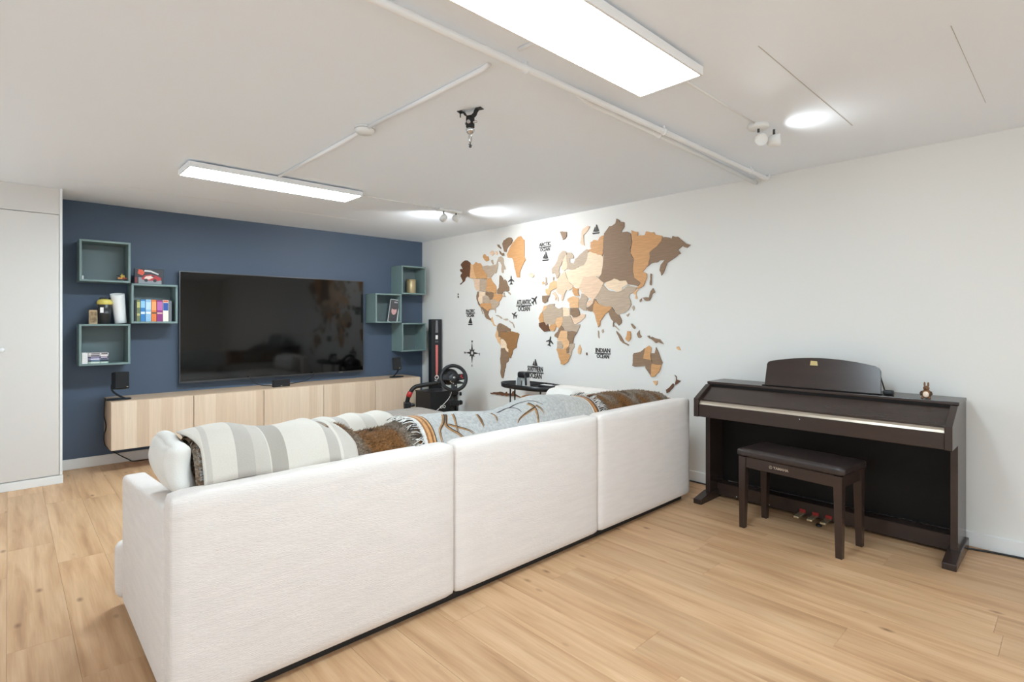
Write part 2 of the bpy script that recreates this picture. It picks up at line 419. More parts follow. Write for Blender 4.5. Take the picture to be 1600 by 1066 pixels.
MAP = '''W 4986,1976 4941,1967 4892,1946 4874,1922 4883,1856 4892,1770 4941,1787 4973,1763 4986,1736 5069,1694 5078,1701 5023,1732 5037,1759 5069,1795 5060,1814 5032,1827 5069,1852 5078,1875 5051,1882 5027,1874 5046,1901 5064,1923 5055,1942 5023,1962
T 4883,1923 4825,1913 4821,1874 4812,1829 4773,1771 4764,1748 4852,1756 4892,1770
O 4817,1918 4777,1942 4747,1929 4704,1920 4670,1884 4670,1862 4628,1821 4587,1792 4585,1738 4764,1748 4812,1829 4821,1874
G 4670,1862 4645,1882 4595,1889 4529,1879 4480,1880 4432,1887 4408,1928 4396,1874 4408,1843 4420,1802 4440,1787 4464,1789 4497,1764 4521,1745 4585,1748 4587,1792 4628,1821
O 4649,2013 4620,2018 4595,1992 4562,1983 4550,1939 4595,1932 4628,1957 4654,1992
P 4537,2024 4497,2050 4472,2029 4464,2001 4497,1991 4529,2002
P 4448,2032 4416,2029 4400,2006 4408,1986 4440,1994
G 4513,1942 4488,1945 4472,1890 4488,1886 4513,1915
G 4392,1958 4353,1965 4322,1946 4306,1919 4314,1888 4283,1844 4280,1823 4306,1815 4314,1784 4338,1788 4345,1828 4338,1869 4361,1903 4400,1911 4408,1928
B 4412,2102 4385,2096 4349,2059 4349,2046 4392,2068
B 4222,2159 4185,2150 4166,2127 4177,2098 4215,2071 4245,2048 4260,2029 4264,2004 4299,2009 4303,2031 4318,2061 4326,2098 4306,2133 4260,2148
B 4381,2030 4353,2017 4345,2001 4303,1997 4299,1976 4330,1973 4361,1992
P 4831,1745 4710,1738 4714,1599 4779,1621 4805,1661 4809,1705
G 4710,1738 4592,1731 4592,1661 4601,1594 4714,1599
O 4588,1742 4518,1743 4502,1710 4454,1670 4430,1643 4430,1569 4502,1585 4599,1594 4592,1661
B 4374,1762 4351,1757 4318,1723 4304,1694 4289,1714 4262,1691 4250,1655 4220,1622 4224,1586 4250,1582 4289,1586 4320,1575 4335,1554 4414,1563 4414,1605 4390,1630 4378,1677
G 4312,1569 4289,1568 4296,1543 4273,1531 4289,1519 4320,1523 4308,1543
G 4239,1571 4220,1573 4197,1554 4205,1544 4235,1558
B 4749,1595 4719,1594 4723,1542 4740,1526 4736,1487 4702,1443 4697,1426 4736,1455 4766,1510 4770,1549
C 4719,1594 4613,1589 4617,1549 4663,1545 4663,1502 4659,1469 4697,1467 4736,1487 4740,1526 4723,1542
G 4663,1545 4559,1544 4543,1514 4535,1471 4568,1461 4659,1469 4663,1502
B 4605,1589 4462,1581 4466,1533 4494,1502 4535,1503 4559,1544 4609,1554
O 4462,1581 4422,1558 4335,1554 4327,1528 4358,1492 4382,1472 4422,1489 4486,1502 4466,1533
G 4535,1503 4486,1502 4422,1489 4382,1472 4386,1441 4438,1405 4438,1349 4450,1368 4462,1389 4502,1395 4510,1438 4531,1471
O 4659,1466 4568,1461 4531,1471 4510,1438 4502,1395 4543,1391 4559,1370 4609,1397 4651,1420 4697,1426 4693,1459
B 4697,1426 4651,1420 4609,1397 4559,1370 4568,1332 4543,1300 4502,1283 4518,1273 4568,1284 4617,1311 4634,1354 4668,1393
G 4697,1410 4685,1399 4651,1338 4663,1336
T 4518,1289 4494,1310 4486,1278 4478,1246 4462,1225 4430,1212 4438,1204 4470,1212 4486,1241 4518,1268
G 4446,1326 4406,1328 4358,1312 4327,1293 4343,1289 4390,1309
G 4320,1283 4250,1288 4235,1272 4281,1268
G 4220,1267 4175,1251 4149,1226 4141,1190 4152,1190 4167,1231 4212,1257
B 4413,1202 4378,1239 4305,1222 4257,1203 4200,1178 4196,1152 4257,1145 4324,1144 4354,1131 4354,1085 4388,1091 4393,1143 4418,1169
T 4418,1163 4393,1143 4388,1091 4354,1085 4354,1059 4354,1000 4393,1031 4443,1096 4443,1109
R 4354,1131 4324,1144 4257,1139 4200,1152 4153,1150 4089,1138 4066,1122 4075,1097 4098,1039 4107,982 4163,955 4172,916 4196,864 4224,872 4233,913 4224,959 4252,971 4252,1016 4276,1041 4305,1060 4354,1078
C 4354,1059 4305,1060 4276,1041 4252,1016 4252,971 4224,959 4233,933 4252,932 4286,969 4349,967
B 4349,964 4286,969 4252,932 4233,913 4224,872 4233,829 4267,808 4276,756 4295,735 4349,732 4359,849
B 4354,738 4286,736 4300,689 4315,643 4334,641 4354,692
O 4251,1982 4217,2033 4183,2076 4127,2116 4083,2149 4039,2148 4018,2123 3991,2101 3985,2055 3985,1995 3985,1935 3969,1897 4007,1847 4050,1790 4055,1722 4094,1721 4116,1779 4138,1842 4149,1904 4171,1937 4239,1943
P 3922,1744 3890,1757 3844,1732 3859,1710 3901,1717
B 3493,2133 3407,2118 3407,2083 3427,2055 3453,2043 3467,2085
P 3152,2146 3131,2140 3135,2114 3178,2079 3204,2062 3199,2001 3187,1963 3208,1965 3238,1992 3225,2044 3225,2092 3204,2119 3169,2132
T 3736,1652 3710,1658 3703,1636 3729,1632
G 3691,1701 3673,1697 3669,1651 3658,1629 3691,1617 3695,1636 3680,1657
G 3462,1940 3417,1934 3413,1902 3462,1844 3476,1813 3500,1784 3504,1742 3497,1720 3518,1679 3539,1675 3546,1708 3568,1736 3596,1727 3600,1780 3560,1809 3525,1859 3504,1910
P 3417,1923 3410,1860 3396,1797 3407,1766 3441,1745 3465,1755 3472,1782 3455,1833 3462,1844 3434,1888
G 3407,1927 3352,1912 3319,1873 3322,1855 3372,1857 3366,1820 3325,1801 3299,1845 3259,1878 3220,1899 3162,1929 3130,1913 3149,1893 3156,1828 3194,1781 3259,1771 3299,1748 3379,1754 3407,1756 3396,1797 3410,1860
G 3586,1694 3571,1693 3575,1662 3586,1662
P 3497,1694 3448,1738 3427,1731 3400,1667 3366,1619 3329,1601 3332,1576 3372,1557 3407,1564 3441,1513 3469,1514 3511,1526 3539,1559 3532,1590 3539,1649
T 3625,1632 3575,1656 3539,1649 3532,1590 3575,1571 3611,1562 3633,1520 3662,1521 3684,1544 3688,1582 3647,1585
P 3604,1530 3560,1549 3532,1516 3511,1484 3518,1458 3528,1463 3539,1501 3553,1464 3564,1470 3560,1507
P 3469,1511 3441,1508 3455,1461 3472,1462 3476,1488
B 3729,1515 3633,1517 3655,1489 3658,1456 3695,1444 3725,1453
O 3325,1581 3266,1563 3266,1517 3246,1501 3299,1498 3332,1535
T 3400,1475 3352,1494 3299,1492 3259,1476 3259,1430 3352,1427 3386,1444
C 3420,1744 3341,1753 3252,1766 3202,1792 3146,1893 3104,1908 3080,1887 2974,1849 2962,1726 2997,1672 3068,1667 3202,1670 3252,1561 3316,1593 3380,1636
P 3252,1571 3202,1670 3056,1671 2962,1604 3009,1531 3074,1458 3140,1479 3214,1520
O 3116,1986 3074,2006 3032,1991 3009,2022 2962,2035 2968,1970 2979,1849 3080,1887 3153,1913 3110,1919
B 2962,2049 2905,2103 2843,2118 2826,2161 2798,2148 2793,2125 2749,2123 2744,2086 2782,2032 2717,2038 2679,2015 2669,1938 2685,1877 2674,1822 2642,1783 2653,1704 2637,1631 2575,1583 2611,1559 2706,1581 2722,1609 2815,1619 2848,1635 2962,1604 3026,1655 2991,1690 2974,1764 2962,1848 2979,1915
C 2950,1604 2848,1635 2815,1619 2727,1614 2706,1581 2760,1557 2771,1530 2815,1518 2893,1545 2939,1566
O 2669,2036 2611,2020 2606,1984 2539,1981 2524,2010 2449,1996 2439,1978 2371,1961 2376,1915 2420,1876 2494,1832 2489,1779 2509,1728 2560,1675 2519,1659 2519,1615 2549,1556 2611,1528 2616,1541 2575,1583 2637,1631 2653,1704 2642,1783 2679,1849 2663,1937
B 2371,1948 2286,1926 2277,1946 2231,1936 2185,1894 2158,1874 2123,1862 2149,1836 2194,1857 2231,1832 2203,1804 2277,1761 2328,1731 2352,1674 2381,1633 2395,1677 2386,1719 2352,1759 2391,1762 2420,1743 2469,1747 2529,1712 2509,1728 2489,1779 2494,1832 2420,1876
B 2484,1657 2472,1652 2477,1561 2489,1561
G 2995,1569 2966,1580 2944,1555 2893,1529 2807,1514 2752,1540 2704,1573 2623,1540 2630,1518 2663,1502 2690,1492 2697,1469 2677,1429 2674,1400 2704,1355 2745,1333 2793,1322 2807,1310 2843,1340 2864,1381 2893,1388 2958,1389 3017,1414 3040,1451 3059,1476 3017,1510
T 2663,1505 2623,1523 2597,1528 2620,1506 2623,1484 2610,1461 2617,1447 2633,1450 2630,1478
O 3059,1452 3017,1414 2958,1389 2893,1388 2878,1382 2900,1353 2951,1318 2988,1282 3006,1258 3010,1222 3025,1207 3040,1234 3063,1307 3085,1349 3085,1386
B 3163,1387 3124,1399 3093,1422 3078,1458 3055,1458 3059,1428 3085,1386 3085,1352 3147,1353
P 3170,1400 3147,1442 3093,1471 3078,1458 3093,1422 3124,1399
G 3226,1512 3186,1511 3147,1467 3163,1430 3226,1481
G 3258,1451 3226,1481 3163,1430 3170,1400 3163,1357 3194,1357 3250,1389
T 3331,1479 3266,1470 3258,1389 3331,1384
B 3360,1385 3267,1383 3251,1358 3243,1314 3283,1296 3323,1296 3360,1328
P 3243,1317 3219,1326 3175,1326 3187,1289 3235,1258 3307,1230 3332,1265 3348,1302 3323,1296 3283,1296
T 3365,1441 3267,1457 3263,1386 3360,1388 3373,1410
B 2878,1382 2857,1352 2843,1340 2800,1310 2769,1270 2773,1241 2800,1223 2836,1252 2857,1241 2853,1211 2868,1211 2861,1258 2886,1282 2900,1311 2911,1341 2900,1353
G 2843,1223 2800,1177 2807,1177 2843,1209
B 2832,1171 2800,1148 2759,1097 2745,1074 2697,1052 2701,1046 2752,1065 2786,1090 2807,1130
O 2711,1172 2684,1175 2674,1144 2674,1104 2704,1084 2735,1103 2718,1132
B 2614,1151 2591,1179 2587,1151 2571,1129 2591,1112 2604,1123
B 2677,1235 2663,1235 2633,1207 2637,1190 2653,1198
G 2663,1377 2647,1391 2640,1371 2653,1349
G 2731,1315 2697,1327 2697,1309 2711,1298
G 2991,1175 2977,1187 2966,1163 2977,1148 2991,1157
G 3036,1174 3021,1174 3017,1102 3029,1105
B 2587,1438 2567,1446 2567,1429 2583,1421
B 2560,1452 2522,1461 2496,1458 2487,1480 2480,1507 2461,1528 2440,1497 2465,1490 2477,1463 2493,1430 2541,1429 2548,1443
B 2515,1137 2496,1137 2490,1120 2465,1126 2396,1109 2359,1069 2384,1076 2402,1092 2433,1078 2452,1094 2477,1110 2496,1115
B 2652,966 2642,985 2577,1000 2538,1032 2548,940 2479,935 2468,908 2479,799 2506,833 2531,862 2534,880 2577,878 2660,870 2656,922
O 2538,1026 2520,1036 2499,1051 2479,1034 2479,935 2548,940
B 2479,992 2441,993 2427,1045 2410,1007 2390,954 2370,919 2380,895 2468,905 2475,968
O 2472,905 2380,895 2384,865 2410,834 2438,799 2472,794 2479,805
T 2458,759 2417,765 2417,738 2431,725 2448,736
W 2259,827 2246,810 2240,788 2211,778 2234,754 2253,743 2256,763 2246,781
W 2278,756 2266,748 2272,721 2311,683 2334,672 2340,697 2304,724
T 2246,1048 2227,1054 2211,1029 2224,1026 2243,1036
T 3703,1411 3666,1413 3666,1390 3730,1355 3721,1385
G 3666,1413 3631,1429 3560,1434 3569,1402 3534,1388 3508,1381 3461,1393 3457,1306 3482,1297 3534,1291 3551,1239 3613,1219 3649,1232 3666,1219 3703,1252 3721,1358 3666,1390
O 3721,1355 3703,1252 3758,1239 3781,1286 3753,1332
W 3781,1239 3703,1252 3685,1219 3658,1232 3640,1187 3622,1167 3703,1153 3753,1186 3776,1212
O 3622,1216 3551,1236 3538,1213 3569,1161 3613,1170 3631,1193
T 3534,1291 3457,1303 3461,1252 3474,1214 3508,1188 3538,1207 3551,1239
C 3457,1393 3381,1382 3373,1350 3369,1318 3381,1312 3453,1306
G 3453,1303 3365,1312 3332,1252 3299,1227 3239,1230 3275,1152 3315,1164 3373,1170 3431,1176 3465,1214 3461,1252
B 3508,1188 3474,1214 3431,1176 3482,1169 3508,1117 3525,1091 3564,1109 3564,1129 3525,1155
T 3482,1169 3431,1172 3398,1166 3398,1094 3373,1069 3381,1018 3448,990 3457,1041 3482,1066 3525,1075 3508,1117
B 3398,1166 3315,1164 3279,1152 3315,1108 3328,1045 3369,1041 3373,1069 3398,1094
G 3530,1065 3482,1063 3457,1041 3461,996 3530,994
G 3369,1037 3311,1045 3311,1008 3340,982 3348,931 3373,917 3373,993
O 3534,990 3448,990 3381,1018 3406,985 3406,954 3373,949 3365,918 3398,859 3448,834 3478,842 3495,892 3525,955
B 3406,985 3377,1005 3373,961 3406,954
T 3267,997 3243,1041 3227,998 3239,948 3263,953
W 3172,963 3160,970 3152,946 3164,942
W 4527,469 4499,468 4433,481 4323,491 4287,479 4260,497 4251,480 4181,490 4163,518 4133,521 4129,486 4052,470 4035,460 4129,465 4287,455 4414,455 4517,451
O 4035,471 3993,490 3870,505 3798,498 3689,520 3598,538 3524,539 3713,501 3791,488 3870,459 3943,455 4035,460'''
ANTLER = [(8, [(1.524, 0.36), (1.476, 0.22), (1.436, 0.14), (1.428, 0.09), (1.428, 0.02)]), (9, [(1.532, 0.35), (1.484, 0.2), (1.492, 0.14), (1.532, 0.08), (1.556, 0.03)]), (6, [(1.572, 0.34), (1.548, 0.23), (1.532, 0.14), (1.532, 0.08)]), (5, [(1.492, 0.19), (1.548, 0.14), (1.596, 0.1), (1.62, 0.06)]), (6, [(1.708, 0.31), (1.7, 0.21), (1.692, 0.12)]), (5, [(1.708, 0.31), (1.692, 0.2), (1.692, 0.12)]), (5, [(1.812, 0.33), (1.812, 0.26), (1.796, 0.17)]), (4, [(1.86, 0.34), (1.956, 0.39), (1.988, 0.32), (1.988, 0.24)]), (4, [(1.972, 0.38), (2.036, 0.39), (2.092, 0.35), (2.124, 0.26), (2.14, 0.21)]), (9, [(2.068, 0.31), (2.076, 0.22), (2.068, 0.12), (2.052, 0.02)]), (7, [(2.076, 0.21), (1.996, 0.19), (1.948, 0.16), (1.924, 0.12)]), (5, [(2.092, 0.23), (2.108, 0.17), (2.116, 0.11)])]
# ------------------------------------------------------------------ lights and ceiling fittings
M_lamp = smat('led_diffuser', (.80, .975, 1.085, 1), .4, emit=PANEL_E)
M_lframe = smat('led_frame', '#ececeb', .4)
def led_panel(x, y, label, z=2.238, lamp=None):
    t = thing('led_panel', label, 'ceiling light', (x, y, ZC))
    h = z - ZC
    fr = MB()
    w, d, b = 1.195, .295, .009
    fr.box((0, 0, h), (w, b, h + .035)).box((0, d - b, h), (w, d, h + .035)).box((0, b, h), (b, d - b, h + .035)).box((w - b, b, h), (w, d - b, h + .035))
    fr.box((b, b, h + .018), (w - b, d - b, h + .034))
    obj('frame', fr, M_lframe, t)
    obj('mounting_rail', MB().box((.27, .05, h + .035), (w - .27, d - .05, 0)), M_lframe, t)
    obj('diffuser', MB().box((b, b, h + .003), (w - b, d - b, h + .012)), lamp or M_lamp, t)
led_panel(.835, 1.045, 'large bright LED ceiling panel nearest the viewer, above the sofa')
led_panel(.835, 3.875, 'bright LED ceiling panel further back, near the blue television wall', lamp=smat('led_diffuser_far', (.80, .975, 1.085, 1), .4, emit=FAR_E))
led_panel(.835, -1.8, 'LED ceiling panel in the unseen rear of the room')  # extra panel put behind the camera for more light

M_bulb = smat('spot_bulb', '#fffaf2', .4, emit=60)
def spot_head(parent, p, aim, power=SPOT_W, cone=115):
    """white can on a short stem; p = pivot (local), aim = direction of the beam"""
    a = Vector(aim).normalized(); q = a.to_track_quat('Z', 'Y').to_matrix()
    h = obj('spot_head', MB().lathe([(0, -.035), (.017, -.033), (.029, -.02), (.031, 0), (.031, .03), (.027, .031), (.026, .024)], p, 20, q), M_white, parent)
    obj('bulb', MB().lathe([(0, .0235), (.024, .0236), (.0245, .0215)], p, 20, q), M_bulb, h)
    ld = bpy.data.lights.new('spot', 'SPOT'); ld.energy = power; ld.color = (.93, .98, 1.0); ld.spot_size = math.radians(cone); ld.spot_blend = 1; ld.shadow_soft_size = .03
    l = bpy.data.objects.new('spot_light', ld); COL.objects.link(l); l.parent = parent
    l.location = Vector(p) + a * .033; l.rotation_euler = a.to_track_quat('-Z', 'Y').to_euler()
    return h
def stem(parent, p):
    obj('stem', MB().tube([(p[0], p[1], -.02), (p[0], p[1], p[2] + .02)], .006), M_grey, parent)
t = thing('spot_bar', 'small white twin spotlight bar on the ceiling by the map corner', 'spotlight', (2.95, 4.0, ZC))
obj('base', MB().box((-.12, -.035, -.022), (.14, .035, 0), .008, 3), M_white, t)
for p, a in (((-.05, .0, -.082), (.2, .85, -.35)), ((.09, .0, -.07), (.74, -.50, -.42))):
    stem(t, p); spot_head(t, p, a, SPOT_W, 145)
t = thing('ceiling_spot', 'single lit white ceiling spotlight beside the ceiling pipe ends', 'spotlight', (2.87, 1.17, ZC))
obj('base', MB().lathe([(.052, 0), (.052, -.016), (.046, -.022), (0, -.022)], seg=28), M_white, t)
stem(t, (0, 0, -.06)); spot_head(t, (0.01, -.01, -.075), (-.85, -.40, -.42), 12, 80)
stem(t, (.075, -.05, -.065)); spot_head(t, (.075, -.05, -.078), (.25, -.96, .02), 3.4, 165)  # second head added to throw the glow onto the ceiling
# surface cables (ridges) feeding the spots
tag(obj('lamp_cable', MB().tube([(2.03, 4.03, ZC - .004), (2.5, 4.02, ZC - .004), (2.84, 4.0, ZC - .004)], .004, 8), M_white), 'thin white cable on the ceiling from far panel to twin spotlight', 'cable')
tag(obj('lamp_cable', MB().tube([(2.03, 1.165, ZC - .004), (2.4, 1.17, ZC - .004), (2.82, 1.17, ZC - .004)], .004, 8), M_white), 'thin white cable on the ceiling from near panel to single spotlight', 'cable')

# pipes
M_pipe = smat('painted_pipe', '#ecedee', .42)
z = ZC - .032
p1 = thing('heating_pipe', 'white painted ceiling pipe crossing the room, with elbow at the map wall', 'pipe', (.5, 1.5, z))
pts = [(-2.3, -.005, 0), (.5, .01, 0), (2.0, .016, 0), (3.37, .022, 0), (3.395, .022, .012), (3.40, .022, .031)]
obj('tube', MB().tube(pts, .0145, 14), M_pipe, p1)
for x in (-.5, 1.0, 2.02, 3.1):
    obj('pipe_clip', MB().tube([(x - .008, .016, 0), (x + .008, .016, 0)], .0175, 14).box((x - .006, .012, 0), (x + .006, .02, .031)), M_pipe, p1)
p2 = thing('heating_pipe', 'second white painted ceiling pipe running close beside the first into the wall', 'pipe', (.5, 1.5, z))
pts = [(1.35, .048, .02), (1.42, .05, .004), (1.5, .052, 0), (2.05, .062, 0), (3.424, .118, 0)]
obj('tube', MB().tube(pts, .0145, 14), M_pipe, p2)
obj('pipe_clip', MB().tube([(2.04, .062, 0), (2.056, .062, 0)], .0175, 14), M_pipe, p2)
# conduit + detector
c1 = thing('cable_conduit', 'thin white ceiling conduit between far panel and smoke detector', 'conduit', (1.39, 3.87, ZC - .012))
obj('tube', MB().tube([(0, 0, 0), (.0, -.6, 0), (-.008, -1.2, 0)], .0105, 10), M_pipe, c1)
c2 = thing('cable_conduit', 'thin white ceiling conduit from smoke detector towards the heating pipe', 'conduit', (1.38, 2.565, ZC - .012))
obj('tube', MB().tube([(0, 0, 0), (.015, -.5, 0), (.02, -.9, 0), (.022, -.94, .008)], .0105, 10), M_pipe, c2)
obj('far_end', MB().tube([(.026, -1.105, .006), (.028, -1.20, .002), (.03, -1.30, .006)], .0075, 10), M_pipe, c2)
dt = thing('smoke_detector', 'round white smoke detector on the ceiling between two conduits', 'detector', (1.382, 2.615, ZC))
obj('body', MB().lathe([(.05, 0), (.052, -.008), (.05, -.022), (.04, -.034), (0, -.036)], seg=32), M_white, dt)
obj('vent_ring', MB().lathe([(.0505, -.009), (.0535, -.011), (.0535, -.014), (.0505, -.016)], seg=32), smat('detector_grey', '#b9b7b2', .5), dt)
# punch-bag hook
hk = thing('ceiling_hook', 'black ceiling bracket with chrome swivel hook, hanging over the sofa', 'hook', (1.645, 2.05, ZC))
R = Matrix.Rotation(math.radians(-68), 4, 'Z')
def rot(pts): return [R @ Vector(p) for p in pts]
fl_ = MB()
for sgn in (-1, 1):
    prof = [(0, -.035), (sgn * .016, -.034), (sgn * .026, -.026), (sgn * .032, -.012), (sgn * .040, -.003), (sgn * .066, -.003)]
    up = [(x, zz + .006) for x, zz in prof][::-1]
    vs = []
    for x, zz in prof: vs += [(x, -.016, zz), (x, .016, zz), (x, .016, zz + .004), (x, -.016, zz + .004)]
    vs = rot(vs); fs = []
    for i in range(len(prof) - 1):
        for k in range(4): fs.append((i * 4 + k, i * 4 + (k + 1) % 4, i * 4 + 4 + (k + 1) % 4, i * 4 + 4 + k))
    n = len(prof) - 1; fs.append((n * 4, n * 4 + 1, n * 4 + 2, n * 4 + 3))
    fl_.add(vs, fs)
obj('bracket', fl_, M_blackm, hk)
obj('screw', MB().tube(rot([(-.056, 0, -.001), (-.056, 0, -.028)]), .003, 8), M_grey, hk)
obj('yoke', MB().box((-.018, -.014, -.088), (.018, .014, -.034), .004, 2, R), M_blackm, hk)
obj('pivot_bolt', MB().tube(rot([(-.027, 0, -.062), (.036, 0, -.062)]), .0055, 12).tube(rot([(0, -.02, -.062), (0, .018, -.062)]), .009, 14), M_chrome, hk)
obj('swivel', MB().lathe([(.004, -.120), (.012, -.116), (.021, -.104), (.022, -.096), (.016, -.088), (0, -.087)], seg=20), M_chrome, hk)
obj('link', MB().tube([(.008 * math.cos(q), .0, -.137 + .02 * math.sin(q)) for q in [2 * PI * k / 20 for k in range(20)]], .0028, 8, closed=True), M_chrome, hk)
obj('clasp', MB().tube([(0, 0, -.155), (0, 0, -.172)], .0028, 8).ball((0, 0, -.178), .007).tube([(-.011, 0, -.170), (.011, 0, -.170)], .0018, 8), M_grey, hk)

# ------------------------------------------------------------------ blue wall: media bench
for i in range(5):
    x = .616 + .601 * i
    lab = ['first pale oak wall cabinet, at the left end of the low media bench', 'second pale oak wall cabinet from the left in the media bench',
           'third pale oak wall cabinet, in the middle of the media bench', 'fourth pale oak wall cabinet from the left in the media bench',
           'fifth pale oak wall cabinet, at the right end by the map wall'][i]
    t = thing('media_cabinet', lab, 'cabinet', (x, YW, .19), 0, 'media bench cabinets')
    b = MB()
    b.box((0, -.38, 0), (.016, 0, .384)).box((.585, -.38, 0), (.601, 0, .384)).box((.016, -.38, 0), (.585, 0, .016)).box((.016, -.38, .368), (.585, 0, .384)).box((.016, -.012, .016), (.585, 0, .368))
    obj('body', b, M_oaktop, t)
    obj('door', MB().box((.0026, -.42, .001), (.5984, -.4005, .398), .0012, 1), M_oak, t)
tp = obj('bench_top', MB().box((.616, YW - .4, .5745), (3.621, YW, .5925), .0015, 1), M_oaktop)
tag(tp, 'long pale oak top board lying across the media bench cabinets', 'bench top')

# television
t = thing('television', 'large black flat television mounted on the navy wall', 'television', (1.175, YW, .672))
w, h = 1.884, 1.06
obj('back_housing', MB().box((.01, -.058, .01), (w - .01, -.03, h - .01), .006, 2).box((.25, -.03, .12), (w - .25, -.022, h - .3), .004, 2), M_black, t)
obj('screen', MB().box((.007, -.0685, .016), (w - .007, -.058, h - .007)), M_screen, t)
bz = MB().box((0, -.07, 0), (.007, -.048, h)).box((w - .007, -.07, 0), (w, -.048, h)).box((.007, -.07, h - .007), (w - .007, -.048, h)).box((.007, -.07, 0), (w - .007, -.048, .016))
obj('bezel', bz, M_grey, t)
obj('wall_mount', MB().box((.6, -.0225, .35), (1.28, -.001, .75), .002, 1), M_blackm, t)
obj('logo_bar', MB().box((w - .30, -.0705, .0045), (w - .26, -.07, .0085)), M_silver, t)
t = thing('sensor_box', 'small black box standing on the bench top below the television', 'device', (1.945, 5.58, .5925))
obj('body', MB().box((0, 0, 0), (.168, .035, .075), .004, 2), M_black, t)
obj('shelf_lip', MB().box((.02, .035, .0), (.148, .10, .012), .002, 1), M_black, t)
obj('logo', MB().box((.075, -.001, .010), (.092, .0, .014)), M_silver, t)
tag(obj('tv_cable', MB().tube(smooth_path([(1.79, 5.79, .70), (1.80, 5.76, .655), (1.86, 5.70, .615), (1.95, 5.64, .607)]), .004, 8), M_black), 'thin black cable drooping left of the small black box', 'cable')
tag(obj('tv_cable', MB().tube(smooth_path([(2.45, 5.79, .70), (2.43, 5.76, .665), (2.32, 5.70, .625), (2.108, 5.64, .607)]), .004, 8), M_black), 'thin black cable drooping right of the small black box', 'cable')

# desktop speakers
def speaker(x, y, ry, label, flip):
    t = thing('satellite_speaker', label, 'speaker', (x, y, .5925), 0, 'satellite speakers')
    obj('base_plate', MB().lathe([(.088, 0), (.09, .004), (.086, .010), (0, .011)], seg=32, sx=1.0, sy=.75), M_black, t)
    s = flip
    obj('arm', MB().tube(smooth_path([(s * .045, .0, .010), (s * .0, .02, .035), (-s * .035, .03, .07), (-s * .045, .03, .11), (-s * .035, .01, .15)]), .0075, 10), M_black, t)
    M = Matrix.Translation((s * .01, -.02, .163)) @ Matrix.Rotation(ry, 4, 'Z') @ Matrix.Rotation(-.16, 4, 'X') @ Matrix.Rotation(.06 * s, 4, 'Y')
    bd = obj('body', MB().box((-.05, -.045, -.072), (.05, .045, .072), .006, 2, M), M_black, t)
    obj('grille', MB().box((-.046, -.049, -.068), (.046, -.0455, .068), .002, 1, M), smat('speaker_mesh', '#0d0d0e', .8), bd)
    obj('badge', MB().box((.026, -.0505, -.06), (.038, -.0495, -.054), 0, 1, M), M_silver, bd)
speaker(.685, 5.6, .25, 'small black satellite speaker at the left end of the bench top', 1)
speaker(3.385, 5.62, -.55, 'small black satellite speaker at the right end of the bench top', -1)
tag(obj('speaker_cable', MB().tube(smooth_path([(.60, 5.66, .600), (.607, 5.74, .588), (.607, 5.80, .45), (.612, 5.72, .36), (.607, 5.80, .27), (.609, 5.78, .20), (.64, 5.82, .15), (.70, 5.855, .09), (.78, 5.84, .03), (.84, 5.82, .005), (1.1, 5.84, .005)], 6), .0045, 8), M_black), 'black cable hanging down the left side of the media bench', 'cable')

# cube shelves
def cube(x, z, label):
    t = thing('cube_shelf', label, 'shelf', (x, YW, z), 0, 'grey-green cube shelves')
    s, th, d = .346, .0165, .25
    obj('top_panel', MB().box((0, -d, s - th), (s, 0, s), .0015, 1), M_teal, t)
    obj('bottom_panel', MB().box((0, -d, 0), (s, 0, th), .0015, 1), M_teal, t)
    for a in (0, s - th): obj('side_panel', MB().box((a, -d, th), (a + th, 0, s - th), .0015, 1), M_teal, t)
    obj('back_panel', MB().box((th, -.02, th), (s - th, -.008, s - th)), M_tealin, t)
    return t
LB = [(.428, 1.588), (.780, 1.2395), (.426, .888)]
cube(*LB[0], 'grey-green cube shelf upper left of the television, holding a small toy')
cube(*LB[1], 'grey-green cube shelf just left of the television, holding upright books')
cube(*LB[2], 'grey-green cube shelf lowest left of the television, holding flat disc cases')
RB = [(3.466, 1.590), (3.118, 1.2415), (3.472, .893)]
cube(*RB[0], 'grey-green cube shelf in the upper right corner, holding a gold canister')
cube(*RB[1], 'grey-green cube shelf just right of the television, holding a portrait book')
cube(*RB[2], 'empty grey-green cube shelf lowest on the right by the map wall')

